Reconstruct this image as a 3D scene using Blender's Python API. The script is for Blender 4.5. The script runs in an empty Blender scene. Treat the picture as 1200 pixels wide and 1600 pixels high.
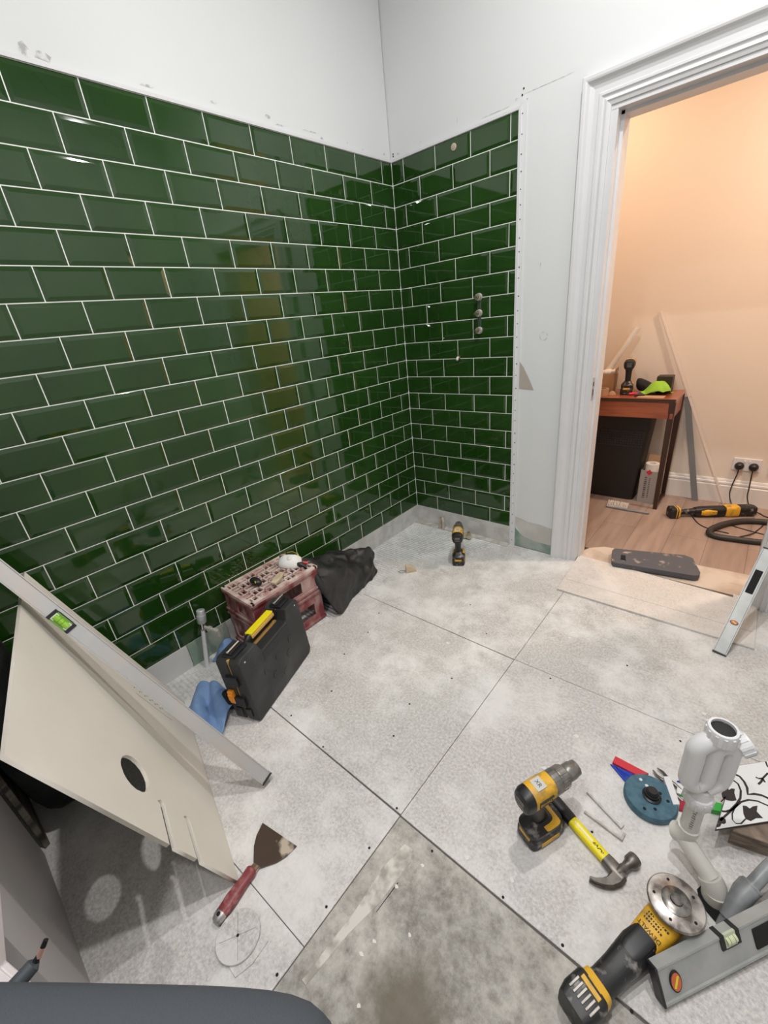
import bpy, bmesh, math, random
from mathutils import Vector, Matrix
random.seed(7)
PI = math.pi
S = bpy.context.scene
COL = S.collection

# ------------------------------------------------------------------ camera
cam_d = bpy.data.cameras.new('camera'); cam = bpy.data.objects.new('camera', cam_d); COL.objects.link(cam)
Rwc = Matrix(((0.7544247835, 0.6483229781, -0.1025697914), (-0.1979315583, 0.3736904307, 0.9061890310), (0.6258325209, -0.6633496651, 0.4102448996)))
cam.matrix_world = Matrix.Translation((1.79416, -2.27130, 1.39702)) @ Rwc.transposed().to_4x4()
cam_d.lens = 14.799; cam_d.sensor_width = 36; cam_d.sensor_fit = 'AUTO'; cam_d.clip_start = 0.02
S.camera = cam

# ------------------------------------------------------------------ light and exposure
S.view_settings.view_transform = 'Standard'; S.view_settings.look = 'None'
S.view_settings.gamma = 1; S.view_settings.use_curve_mapping = False
S.view_settings.exposure = 0.0
S.cycles.use_denoising = True
S.cycles.max_bounces = 10; S.cycles.diffuse_bounces = 5; S.cycles.glossy_bounces = 6
S.cycles.caustics_reflective = False; S.cycles.caustics_refractive = False
S.cycles.sample_clamp_indirect = 6
W = bpy.data.worlds.new('world'); S.world = W; W.use_nodes = True
W.node_tree.nodes['Background'].inputs[0].default_value = (0.9, 0.95, 1, 1)
W.node_tree.nodes['Background'].inputs[1].default_value = 0.05
def area_light(name, loc, power, color, size=0.09, target=None, spread=PI):
    l = bpy.data.lights.new(name, 'AREA'); l.shape = 'DISK'; l.size = size; l.energy = power; l.color = color
    l.spread = spread
    o = bpy.data.objects.new(name, l); COL.objects.link(o); o.location = loc
    if target: o.rotation_euler = (Vector(target) - Vector(loc)).to_track_quat('-Z', 'Y').to_euler()
    return o
CEIL = 3.3
COOL = (1.0, 0.985, 0.97)
for i, (x, y, e) in enumerate([(1.44, -1.90, 23.5), (1.39, -0.90, 24), (1.40, -2.90, 15)]):
    area_light('downlight', (x, y, CEIL - 0.03), e, COOL, 0.085, spread=math.radians(168))
area_light('hall_light', (0.75, 0.72, 2.62), 10, (1.0, 0.64, 0.42), 0.12)
area_light('hall_light', (2.3, 0.7, 2.62), 26, (1.0, 0.78, 0.62), 0.12)

# ------------------------------------------------------------------ materials
MATS = {}
def mat(name, c1, rough=0.6, metal=0.0, c2=None, scale=8.0, lo=0.4, hi=0.6, detail=6.0, bump=0.0, bscale=None, spec=0.5, coat=0.0, stretch=None, emit=None):
    if name in MATS: return MATS[name]
    m = bpy.data.materials.new(name); m.use_nodes = True; MATS[name] = m
    nt = m.node_tree; N = nt.nodes; L = nt.links; b = N['Principled BSDF']
    b.inputs['Base Color'].default_value = (*c1, 1); b.inputs['Roughness'].default_value = rough
    b.inputs['Metallic'].default_value = metal; b.inputs['Specular IOR Level'].default_value = spec
    b.inputs['Coat Weight'].default_value = coat
    tc = N.new('ShaderNodeTexCoord'); src = tc.outputs['Object']
    if stretch:
        mp = N.new('ShaderNodeMapping'); mp.inputs['Scale'].default_value = stretch; L.new(src, mp.inputs[0]); src = mp.outputs[0]
    if c2:
        n = N.new('ShaderNodeTexNoise'); n.inputs['Scale'].default_value = scale; n.inputs['Detail'].default_value = detail
        r = N.new('ShaderNodeValToRGB'); r.color_ramp.elements[0].position = lo; r.color_ramp.elements[1].position = hi
        r.color_ramp.elements[0].color = (*c1, 1); r.color_ramp.elements[1].color = (*c2, 1)
        L.new(src, n.inputs['Vector']); L.new(n.outputs['Fac'], r.inputs[0]); L.new(r.outputs[0], b.inputs['Base Color'])
    if bump:
        n2 = N.new('ShaderNodeTexNoise'); n2.inputs['Scale'].default_value = bscale or scale; n2.inputs['Detail'].default_value = 4
        bp = N.new('ShaderNodeBump'); bp.inputs['Strength'].default_value = bump; bp.inputs['Distance'].default_value = 0.004
        L.new(src, n2.inputs['Vector']); L.new(n2.outputs['Fac'], bp.inputs['Height']); L.new(bp.outputs[0], b.inputs['Normal'])
    if emit:
        b.inputs['Emission Color'].default_value = (*emit[0], 1); b.inputs['Emission Strength'].default_value = emit[1]
    return m

M_PLASTER = mat('plaster_paint', (0.70, 0.715, 0.715), 0.7, c2=(0.68, 0.695, 0.695), scale=1.3, bump=0.05, bscale=30)
M_CEIL = mat('ceiling_paint', (0.82, 0.82, 0.82), 0.8)
M_GLOSSW = mat('white_gloss_paint', (0.68, 0.68, 0.69), 0.32, c2=(0.66, 0.66, 0.67), scale=5, bump=0.02, bscale=60)
M_TILE = mat('green_glaze', (0.011, 0.043, 0.005), 0.045, c2=(0.016, 0.055, 0.008), scale=3, bump=0.035, bscale=9, spec=0.62, coat=0.12)
M_GROUT = mat('white_grout', (0.88, 0.90, 0.85), 0.8)
M_BOARDWALL = mat('cement_strip', (0.50, 0.49, 0.47), 0.85, c2=(0.62, 0.61, 0.59), scale=14, bump=0.15)
M_HALLW = mat('hall_paint', (0.78, 0.70, 0.61), 0.75)
M_SKIRT = mat('skirting_paint', (0.76, 0.73, 0.69), 0.35)
M_BLACK = mat('black_plastic', (0.012, 0.012, 0.014), 0.42)
M_BLACKD = mat('dusty_black_plastic', (0.014, 0.014, 0.015), 0.45, c2=(0.30, 0.28, 0.26), scale=38, lo=0.56, hi=0.72, detail=12, bump=0.2)
M_YEL = mat('tool_yellow', (0.75, 0.42, 0.03), 0.45, c2=(0.33, 0.21, 0.07), scale=26, lo=0.52, hi=0.72, detail=12, bump=0.1)
M_YELB = mat('bright_yellow', (0.85, 0.72, 0.01), 0.4)
M_GREYM = mat('dull_grey_metal', (0.20, 0.19, 0.175), 0.38, 0.6, c2=(0.30, 0.28, 0.25), scale=40)
M_STEEL = mat('worn_steel', (0.28, 0.26, 0.24), 0.3, 0.9, c2=(0.12, 0.11, 0.10), scale=60)
M_DSTEEL = mat('dark_forged_steel', (0.13, 0.12, 0.11), 0.4, 0.7, c2=(0.20, 0.18, 0.16), scale=50)
M_NICKEL = mat('pale_nickel', (0.62, 0.60, 0.54), 0.32, 0.5)
M_CHROME = mat('chrome', (0.72, 0.72, 0.70), 0.12, 1.0)
M_BRASS = mat('tarnished_brass', (0.52, 0.44, 0.30), 0.28, 1.0)
M_ALU = mat('scuffed_aluminium', (0.58, 0.59, 0.60), 0.34, 0.55, c2=(0.66, 0.60, 0.56), scale=9, lo=0.35, hi=0.7, bump=0.05)
M_ALUD = mat('grey_scuffed_aluminium', (0.37, 0.385, 0.38), 0.45, 0.3, c2=(0.45, 0.46, 0.45), scale=12, bump=0.05)
M_BOARDE = mat('board_edge', (0.62, 0.58, 0.52), 0.9, c2=(0.40, 0.37, 0.33), scale=30)
M_PB = mat('plasterboard_face', (0.78, 0.73, 0.65), 0.8, c2=(0.73, 0.68, 0.60), scale=3, bump=0.03, bscale=80)
M_DARK = mat('dark_void', (0.01, 0.01, 0.01), 0.9)
M_WPVC = mat('white_plastic', (0.74, 0.74, 0.75), 0.32)
M_PVC2 = mat('ivory_pipe', (0.70, 0.69, 0.64), 0.35)
M_GPIPE = mat('grey_pipe', (0.20, 0.215, 0.225), 0.38, c2=(0.28, 0.29, 0.30), scale=20)
M_RED = mat('red_plastic', (0.62, 0.03, 0.05), 0.45)
M_DRED = mat('deep_red_plastic', (0.33, 0.005, 0.03), 0.4)
M_BLUE = mat('blue_plastic', (0.012, 0.05, 0.42), 0.4)
M_GREEN = mat('green_plastic', (0.05, 0.52, 0.07), 0.45)
M_TEAL = mat('teal_abrasive', (0.045, 0.115, 0.165), 0.6, c2=(0.07, 0.16, 0.21), scale=50, bump=0.3, bscale=300)
M_BLCL = mat('blue_cloth', (0.16, 0.27, 0.50), 0.95, c2=(0.22, 0.35, 0.60), scale=8)
M_GRCL = mat('lime_cloth', (0.30, 0.58, 0.05), 0.95, c2=(.22, .42, .05), scale=9)
M_BIN = mat('black_polythene', (0.012, 0.012, 0.012), 0.5, c2=(0.028, 0.028, 0.028), scale=12, bump=0.5, bscale=40)
M_CRATE = mat('dusty_crate_plastic', (0.20, 0.035, 0.04), 0.65, c2=(0.50, 0.36, 0.33), scale=13, lo=0.42, hi=0.68, detail=10, stretch=(1, 1, 0.5))
M_CRTOP = mat('dust_covered_plastic', (0.40, 0.22, 0.20), 0.75, c2=(0.66, 0.54, 0.48), scale=16, lo=0.35, hi=0.6, detail=8)
M_CASE = mat('case_plastic', (0.022, 0.024, 0.025), 0.5, c2=(0.075, 0.077, 0.078), scale=7, lo=0.45, hi=0.85, detail=10, bump=0.1, bscale=200)
M_ORANGE = mat('orange_plastic', (0.85, 0.30, 0.015), 0.45)
M_SEAL = mat('orange_seal', (0.62, 0.36, 0.10), 0.6)
M_WOODP = mat('pale_wood', (0.50, 0.40, 0.26), 0.7, c2=(0.60, 0.50, 0.36), scale=20, stretch=(1, 1, 6))
M_TABLE = mat('red_wood', (0.25, 0.065, 0.030), 0.3, c2=(0.34, 0.10, 0.045), scale=5, stretch=(1, 1, 8), coat=0.2)
M_TLEG = mat('dark_table_leg', (0.045, 0.02, 0.012), 0.4)
M_CARD = mat('cardboard', (0.40, 0.24, 0.13), 0.85, c2=(0.45, 0.28, 0.16), scale=12)
M_RUSTB = mat('rusty_blade', (0.085, 0.055, 0.04), 0.45, 0.5, c2=(0.62, 0.52, 0.42), scale=13, lo=0.56, hi=0.64, detail=8, bump=0.2)
M_REDH = mat('worn_red_handle', (0.23, 0.045, 0.05), 0.45, c2=(0.48, 0.20, 0.20), scale=50, lo=0.5, hi=0.75, bump=0.25)
M_KPAD = mat('grey_foam', (0.10, 0.10, 0.11), 0.8, c2=(0.50, 0.40, 0.34), scale=16, lo=0.62, hi=0.74, detail=8, bump=0.3)
M_TROU = mat('dark_grey_cloth', (0.075, 0.085, 0.10), 0.9, bump=0.25, bscale=350)
M_TWHITE = mat('glossy_white_tile', (0.78, 0.79, 0.79), 0.15)
M_TPAT = mat('dark_pattern_glaze', (0.03, 0.02, 0.02), 0.2)
M_TBACK = mat('brown_stone_block', (0.13, 0.095, 0.07), 0.6, c2=(0.26, 0.20, 0.15), scale=20, stretch=(1, 1, 5), bump=0.3)
M_JACKET = mat('black_workwear_fabric', (0.005, 0.005, 0.006), 0.85, c2=(0.016, 0.016, 0.016), scale=10, bump=0.4, bscale=120)
M_PEACH = mat('white_tissue', (0.72, 0.68, 0.62), 0.8)
M_INK = mat('black_ink', (0.015, 0.015, 0.015), 0.6)
M_REDINK = mat('red_ink', (0.5, 0.03, 0.04), 0.6)

def wood_mat(name, ca, cb, plank=0.18, ang=0.0):
    m = bpy.data.materials.new(name); m.use_nodes = True; nt = m.node_tree; N = nt.nodes; L = nt.links; b = N['Principled BSDF']
    tc = N.new('ShaderNodeTexCoord'); mp = N.new('ShaderNodeMapping'); mp.inputs['Rotation'].default_value = (0, 0, ang)
    L.new(tc.outputs['Object'], mp.inputs[0])
    br = N.new('ShaderNodeTexBrick'); br.inputs['Scale'].default_value = 1; br.inputs['Brick Width'].default_value = 1.2
    br.inputs['Row Height'].default_value = plank; br.inputs['Mortar Size'].default_value = 0.0012; br.inputs['Bias'].default_value = 0
    br.inputs['Color1'].default_value = (*ca, 1); br.inputs['Color2'].default_value = (*cb, 1); br.inputs['Mortar'].default_value = (ca[0] * .4, ca[1] * .4, ca[2] * .4, 1)
    L.new(mp.outputs[0], br.inputs[0])
    mp2 = N.new('ShaderNodeMapping'); mp2.inputs['Scale'].default_value = (2.5, 22, 1); L.new(mp.outputs[0], mp2.inputs[0])
    n = N.new('ShaderNodeTexNoise'); n.inputs['Scale'].default_value = 1; n.inputs['Detail'].default_value = 6; L.new(mp2.outputs[0], n.inputs[0])
    r = N.new('ShaderNodeValToRGB'); r.color_ramp.elements[0].position = .3; r.color_ramp.elements[1].position = .7
    r.color_ramp.elements[0].color = (.72, .70, .68, 1); r.color_ramp.elements[1].color = (1, 1, 1, 1); L.new(n.outputs['Fac'], r.inputs[0])
    mx = N.new('ShaderNodeMix'); mx.data_type = 'RGBA'; mx.blend_type = 'MULTIPLY'; mx.inputs['Factor'].default_value = 1
    L.new(br.outputs['Color'], mx.inputs['A']); L.new(r.outputs[0], mx.inputs['B']); L.new(mx.outputs['Result'], b.inputs['Base Color'])
    b.inputs['Roughness'].default_value = 0.5
    return m
M_VINYL = wood_mat('hall_wood_planks', (0.42, 0.31, 0.25), (0.35, 0.255, 0.205), 0.19, math.radians(90))

def floor_mat(name, base, light, dark, comb=0.0, fine=110, grime=1.0, stain=None):
    """grey cement board: fine speckle, pale plaster dust patches, white drips, optional combed ridges"""
    m = bpy.data.materials.new(name); m.use_nodes = True; nt = m.node_tree; N = nt.nodes; L = nt.links; b = N['Principled BSDF']
    tc = N.new('ShaderNodeTexCoord'); O = tc.outputs['Object']
    def noise(sc, det=6, ro=0.6):
        n = N.new('ShaderNodeTexNoise'); n.inputs['Scale'].default_value = sc; n.inputs['Detail'].default_value = det; n.inputs['Roughness'].default_value = ro
        L.new(O, n.inputs['Vector']); return n.outputs['Fac']
    def ramp(f, p0, c0, p1, c1):
        r = N.new('ShaderNodeValToRGB'); e = r.color_ramp.elements; e[0].position = p0; e[1].position = p1; e[0].color = (*c0, 1); e[1].color = (*c1, 1)
        L.new(f, r.inputs[0]); return r.outputs[0]
    def mix(f, a, c, mode='MIX'):
        x = N.new('ShaderNodeMix'); x.data_type = 'RGBA'; x.blend_type = mode
        if isinstance(f, float): x.inputs['Factor'].default_value = f
        else: L.new(f, x.inputs['Factor'])
        for k, v in (('A', a), ('B', c)):
            if isinstance(v, tuple): x.inputs[k].default_value = (*v, 1)
            else: L.new(v, x.inputs[k])
        return x.outputs['Result']
    c = ramp(noise(fine, 5, .75), .34, dark, .62, base)
    c = mix(ramp(noise(3.1, 12, .72), .46, (0, 0, 0), .62, (.9, .9, .9)), c, light)
    c = mix(ramp(noise(7.0, 12, .78), .53, (0, 0, 0), .70, (.5 * grime, .5 * grime, .5 * grime)), c, tuple(v * .6 for v in dark))
    c = mix(ramp(noise(34, 3), .74, (0, 0, 0), .76, (.8, .8, .8)), c, tuple(min(1, v * 1.3) for v in light))
    if stain:
        mp = N.new('ShaderNodeMapping'); mp.inputs['Location'].default_value = (-stain[0], -stain[1], 0); L.new(O, mp.inputs[0])
        gr = N.new('ShaderNodeVectorMath'); gr.operation = 'LENGTH'; L.new(mp.outputs[0], gr.inputs[0])
        ad = N.new('ShaderNodeMath'); ad.operation = 'MULTIPLY_ADD'; L.new(noise(9, 8, .7), ad.inputs[0]); ad.inputs[1].default_value = .16; L.new(gr.outputs['Value'], ad.inputs[2])
        c = mix(ramp(ad.outputs[0], stain[2], (.85, .85, .85), stain[2] + .07, (0, 0, 0)), c, (.15, .125, .09))
    L.new(c, b.inputs['Base Color']); b.inputs['Roughness'].default_value = 0.75
    n2 = noise(fine * 1.5, 3); bp = N.new('ShaderNodeBump'); bp.inputs['Strength'].default_value = 0.25; bp.inputs['Distance'].default_value = 0.002
    L.new(n2, bp.inputs['Height']); nrm = bp.outputs[0]
    if comb:
        wv = N.new('ShaderNodeTexWave'); wv.inputs['Scale'].default_value = 16; wv.inputs['Distortion'].default_value = 2.2; wv.bands_direction = 'Y'
        L.new(O, wv.inputs['Vector']); bp2 = N.new('ShaderNodeBump'); bp2.inputs['Strength'].default_value = comb; bp2.inputs['Distance'].default_value = 0.004
        L.new(wv.outputs['Fac'], bp2.inputs['Height']); L.new(nrm, bp2.inputs['Normal']); nrm = bp2.outputs[0]
    L.new(nrm, b.inputs['Normal'])
    return m
M_FB = floor_mat('cement_board_floor', (0.66, 0.645, 0.62), (0.76, 0.755, 0.735), (0.40, 0.385, 0.365))
M_FB2 = floor_mat('cleaner_cement_board', (0.68, 0.65, 0.635), (0.76, 0.745, 0.72), (0.41, 0.39, 0.375), grime=.5)
M_FCOMB = floor_mat('combed_adhesive_floor', (0.72, 0.72, 0.70), (0.84, 0.84, 0.82), (0.52, 0.515, 0.50), comb=1.0, fine=60)
M_FTHR = floor_mat('threshold_board_face', (0.70, 0.665, 0.62), (0.74, 0.71, 0.67), (0.52, 0.49, 0.45), fine=140, grime=.3)
M_FCON = floor_mat('old_concrete', (0.41, 0.39, 0.355), (0.64, 0.61, 0.56), (0.21, 0.195, 0.17), fine=30, grime=1.3, stain=(1.46, -2.04, .13))
M_PLY = mat('worn_plywood', (0.46, 0.36, 0.28), 0.7, c2=(0.62, 0.53, 0.44), scale=7, detail=8)

# ------------------------------------------------------------------ mesh helpers
class MB:
    def __init__(s): s.bm = bmesh.new()
    def box(s, c, d, rot=None):
        m = Matrix.Translation(c) @ (rot.to_4x4() if rot else Matrix()) @ Matrix.Diagonal((d[0], d[1], d[2], 1))
        bmesh.ops.create_cube(s.bm, size=1, matrix=m); return s
    def bx(s, x0, x1, y0, y1, z0, z1): return s.box(((x0 + x1) / 2, (y0 + y1) / 2, (z0 + z1) / 2), (x1 - x0, y1 - y0, z1 - z0))
    def ring(s, c, u, v, pts): return [s.bm.verts.new(Vector(c) + u * a + v * b) for a, b in pts]
    def loft(s, rings, cap=True):
        for a, b in zip(rings, rings[1:]):
            n = len(a)
            for i in range(n): s.bm.faces.new((a[i], a[(i + 1) % n], b[(i + 1) % n], b[i]))
        if cap:
            s.bm.faces.new(rings[0][::-1]); s.bm.faces.new(rings[-1])
        return s
    def cyl(s, p0, p1, r0, r1=None, seg=20, cap=True):
        return s.lathe([(0, r0), (1, r0 if r1 is None else r1)], p0, p1, seg, cap)
    def lathe(s, prof, p0, p1, seg=24, cap=True):
        """prof: (t along p0->p1 0..1, radius)"""
        p0 = Vector(p0); p1 = Vector(p1); ax = (p1 - p0); a = ax.normalized()
        u = a.orthogonal().normalized(); v = a.cross(u); R = []
        for t, r in prof:
            R.append(s.ring(p0 + ax * t, u, v, [(r * math.cos(2 * PI * k / seg), r * math.sin(2 * PI * k / seg)) for k in range(seg)]))
        return s.loft(R, cap)
    def tube(s, pts, r, seg=12, cap=True, flat=1.0):
        pts = [Vector(p) for p in pts]; n = len(pts); R = []; u = None
        for i, p in enumerate(pts):
            t = (pts[min(i + 1, n - 1)] - pts[max(i - 1, 0)]).normalized()
            if u is None: u = t.orthogonal().normalized()
            else: u = (u - t * u.dot(t)).normalized()
            v = t.cross(u); rr = r[i] if isinstance(r, (list, tuple)) else r
            R.append(s.ring(p, u, v, [(rr * math.cos(2 * PI * k / seg), rr * flat * math.sin(2 * PI * k / seg)) for k in range(seg)]))
        return s.loft(R, cap)
    def prism(s, pts, M, h):
        """pts: 2D outline in frame M (xy), extruded along M z by h"""
        a = [s.bm.verts.new(M @ Vector((x, y, 0))) for x, y in pts]; b = [s.bm.verts.new(M @ Vector((x, y, h))) for x, y in pts]
        return s.loft([a, b])
    def secs(s, secs, seg=16, power=2.0):
        """superellipse sections along x: (x, cy, cz, ry, rz)"""
        R = []
        for x, cy, cz, ry, rz in secs:
            r = []
            for k in range(seg):
                a = 2 * PI * (k + .5) / seg; ca, sa = math.cos(a), math.sin(a)
                r.append(s.bm.verts.new((x, cy + ry * math.copysign(abs(ca) ** (2 / power), ca), cz + rz * math.copysign(abs(sa) ** (2 / power), sa))))
            R.append(r)
        return s.loft(R)
    def zsecs(s, secs, seg=16, power=2.6):
        R = []
        for z, cx, cy, rx, ry in secs:
            r = []
            for k in range(seg):
                a = 2 * PI * (k + .5) / seg; ca, sa = math.cos(a), math.sin(a)
                r.append(s.bm.verts.new((cx + rx * math.copysign(abs(ca) ** (2 / power), ca), cy + ry * math.copysign(abs(sa) ** (2 / power), sa), z)))
            R.append(r)
        return s.loft(R)
    def quad(s, *p): s.bm.faces.new([s.bm.verts.new(q) for q in p]); return s
    def xf(s, M): bmesh.ops.transform(s.bm, matrix=M, verts=s.bm.verts); return s
    def obj(s, name, m, parent=None, bevel=0.0, seg=2, smooth=False, sub=0):
        bmesh.ops.recalc_face_normals(s.bm, faces=s.bm.faces)
        me = bpy.data.meshes.new(name); s.bm.to_mesh(me); s.bm.free()
        me.materials.append(m)
        for p in me.polygons: p.use_smooth = bool(smooth)
        o = bpy.data.objects.new(name, me); COL.objects.link(o)
        if parent: o.parent = parent
        if smooth == 'auto':
            try: me.set_sharp_from_angle(angle=math.radians(38))
            except Exception: pass
        if bevel:
            b = o.modifiers.new('bevel', 'BEVEL'); b.width = bevel; b.segments = seg; b.limit_method = 'ANGLE'; b.angle_limit = math.radians(35)
        if sub:
            b = o.modifiers.new('sub', 'SUBSURF'); b.levels = sub; b.render_levels = sub
        return o
def tag(o, label=None, cat=None, group=None, kind=None):
    if label: o['label'] = label
    if cat: o['category'] = cat
    if group: o['group'] = group
    if kind: o['kind'] = kind
    return o
def thing(name, label, cat, loc=(0, 0, 0), rz=0, group=None, M=None):
    o = bpy.data.objects.new(name, None); o.empty_display_size = .05; COL.objects.link(o)
    if M is not None: o.matrix_world = M
    else: o.location = loc; o.rotation_euler = (0, 0, rz)
    return tag(o, label, cat, group)
def frame(o, x, y=None, z=None):
    x = Vector(x).normalized()
    if z is not None: z = Vector(z); z = (z - x * z.dot(x)).normalized(); y = z.cross(x)
    else: y = Vector(y); y = (y - x * y.dot(x)).normalized(); z = x.cross(y)
    return Matrix(((x.x, y.x, z.x, o[0]), (x.y, y.y, z.y, o[1]), (x.z, y.z, z.z, o[2]), (0, 0, 0, 1)))
def struct(o): o['kind'] = 'structure'; return o
def arc(cx, cy, r, a0, a1, n): return [(cx + r * math.cos(math.radians(a0 + (a1 - a0) * i / n)), cy + r * math.sin(math.radians(a0 + (a1 - a0) * i / n))) for i in range(n + 1)]
def plate(name, loops, h, m, parent=None, M=None, bevel=0):
    """flat plate with holes: 2D filled curve extruded, converted to a mesh"""
    cu = bpy.data.curves.new(name, 'CURVE'); cu.dimensions = '2D'; cu.fill_mode = 'BOTH'; cu.extrude = h / 2; cu.bevel_depth = bevel
    for lp in loops:
        sp = cu.splines.new('POLY'); sp.points.add(len(lp) - 1); sp.use_cyclic_u = True
        for i, (x, y) in enumerate(lp): sp.points[i].co = (x, y, 0, 1)
    t = bpy.data.objects.new('tmp', cu); COL.objects.link(t)
    dg = bpy.context.evaluated_depsgraph_get(); me = bpy.data.meshes.new_from_object(t.evaluated_get(dg))
    bpy.data.objects.remove(t)
    me.name = name; me.materials.clear(); me.materials.append(m)
    o = bpy.data.objects.new(name, me); COL.objects.link(o)
    if parent: o.parent = parent
    if M is not None:
        me.transform(M)
    return o
def text(name, s, size, M, m, parent, depth=0.0006):
    cu = bpy.data.curves.new(name, 'FONT'); cu.body = s; cu.size = size; cu.extrude = depth / 2; cu.align_x = 'CENTER'; cu.align_y = 'CENTER'
    t = bpy.data.objects.new('tmp', cu); COL.objects.link(t)
    dg = bpy.context.evaluated_depsgraph_get(); me = bpy.data.meshes.new_from_object(t.evaluated_get(dg)); bpy.data.objects.remove(t)
    me.transform(M); me.materials.clear(); me.materials.append(m); me.name = name
    o = bpy.data.objects.new(name, me); COL.objects.link(o); o.parent = parent
    return o

# ================================================================== THE ROOM
FLZ = 0.0
P = 0.1025                       # tile pitch (100 mm tile + grout)
TOPZ = 21.25 * P                 # top of tiling
BOTZ = 1.25 * P
XT = 0.737                       # end of tiling on the back wall
def wall_box(name, x0, x1, y0, y1, z0, z1, m=M_PLASTER): return struct(MB().bx(x0, x1, y0, y1, z0, z1).obj(name, m))
wl = wall_box('wall_left', -0.12, -0.004, -3.3, 0.0, 0, CEIL)
# back wall with door opening
DX0, DX1, DZ = 1.128, 1.952, 2.07
b = MB()
b.bx(-0.12, DX0, 0.004, 0.12, 0, CEIL); b.bx(DX1, 2.6, 0.004, 0.12, 0, CEIL); b.bx(DX0, DX1, 0.004, 0.12, DZ, CEIL)
wb = struct(b.obj('wall_back', M_PLASTER))
wr = wall_box('wall_right', 2.5, 2.62, -3.3, 0.0, 0, CEIL)
wf = struct(MB().bx(0.384, 1.0, -3.3, -2.485, 0, CEIL).bx(1.0, 2.62, -3.42, -3.3, 0, CEIL).bx(-.12, .384, -3.42, -3.3, 0, CEIL).obj('wall_front', mat('front_wall_paint', (0.47, 0.45, 0.45), 0.75)))
struct(MB().bx(-0.12, 2.62, -3.42, 0.12, CEIL, CEIL + .1).obj('ceiling', M_CEIL))

def tiling(name, u0, u1, off, mp, parent, skip0=0):
    """bevelled metro tiles in running bond. u along the wall, mp(u, z, depth) -> point"""
    s = MB(); g = 0.00155; bv = 0.0135; d0, d1 = 0.0012, 0.0040
    for row in range(20):
        z1 = TOPZ - row * P - g; z0 = TOPZ - (row + 1) * P + g
        o = off * P - (0 if row % 2 == 0 else P)
        k = -2
        while True:
            a = o + k * 2 * P; e = a + 2 * P; k += 1
            if a > u1: break
            if e < u0 + .012: continue
            ca, ce = max(a, u0), min(e, u1)
            if ce - ca < .012: continue
            A, E = ca + g, ce - g
            ia = bv if a >= u0 else max(0.0, bv - (u0 - a)); ie = bv if e <= u1 else max(0.0, bv - (e - u1))
            j = random.uniform(-.00035, .00035)
            base = [mp(A, z0, 0), mp(E, z0, 0), mp(E, z1, 0), mp(A, z1, 0)]
            edge = [mp(A, z0, d0), mp(E, z0, d0), mp(E, z1, d0), mp(A, z1, d0)]
            top = [mp(A + ia, z0 + bv, d1 + j), mp(E - ie, z0 + bv, d1 - j), mp(E - ie, z1 - bv, d1 - j), mp(A + ia, z1 - bv, d1 + j)]
            R = [[s.bm.verts.new(p) for p in r] for r in (base, edge, top)]
            for r0, r1 in zip(R, R[1:]):
                for i in range(4): s.bm.faces.new((r0[i], r0[(i + 1) % 4], r1[(i + 1) % 4], r1[i]))
            s.bm.faces.new(R[2])
    return s.obj(name, M_TILE, parent, bevel=0.0007, seg=2)
tiling('wall_tiling', 0.0, XT, 0.4028 * 2, lambda u, z, d: (u, -d, z), wb)
tiling('wall_tiling', 0.0, 2.75, 0.4209 * 2, lambda u, z, d: (d, -u, z), wl)
MB().bx(0, XT, -0.0006, 0.02, BOTZ, TOPZ).obj('grout', M_GROUT, wb)
MB().bx(-0.02, 0.0006, -2.75, 0, BOTZ, TOPZ).obj('grout', M_GROUT, wl)
MB().box((.0035, -.0035, (TOPZ + BOTZ) / 2), (.0034, .0034, TOPZ - BOTZ), Matrix.Rotation(PI / 4, 3, 'Z')).obj('corner_grout', M_GROUT, wl)
# white trim rails
struct(MB().bx(0, XT + .004, -0.007, 0.004, TOPZ, TOPZ + .011).obj('trim_1', M_GLOSSW))
struct(MB().bx(-0.004, 0.007, -2.75, 0, TOPZ, TOPZ + .011).obj('trim_2', M_GLOSSW))
t3 = struct(MB().bx(XT, XT + .009, -0.009, 0.004, 0.0, TOPZ + .011).obj('trim_3', M_GLOSSW))
MB().bx(XT + .009, XT + .032, -0.0015, 0.004, 0.0, TOPZ + .03).obj('fixing_flange', M_PLASTER, t3)
for i in range(34):
    z = 0.03 + i * 0.0645 + random.uniform(-.012, .012)
    if z > TOPZ + .02: break
    MB().cyl((XT + .015 + random.uniform(-.003, .006), -.0022, z), (XT + .015, 0, z), 0.0028, seg=8).obj('nail_hole', M_DARK, t3)
# grey cement upstand under the tiles
MB().bx(0.004, XT, -0.0030, 0.004, 0.0, BOTZ).obj('upstand_strip', M_BOARDWALL, wb)
MB().bx(-0.004, 0.003, -1.60, 0, 0.0, BOTZ).obj('upstand_strip', M_BOARDWALL, wl)
MB().bx(-0.004, 0.003, -1.80, -1.604, 0.0, BOTZ).obj('upstand_strip', mat('upstand_green_mix', (.42, .45, .38), .85, c2=(.25, .34, .27), scale=6), wl)
MB().bx(-0.004, 0.003, -2.75, -1.804, 0.0, BOTZ).obj('upstand_strip', mat('upstand_pale', (.66, .66, .65), .8), wl)
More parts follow.
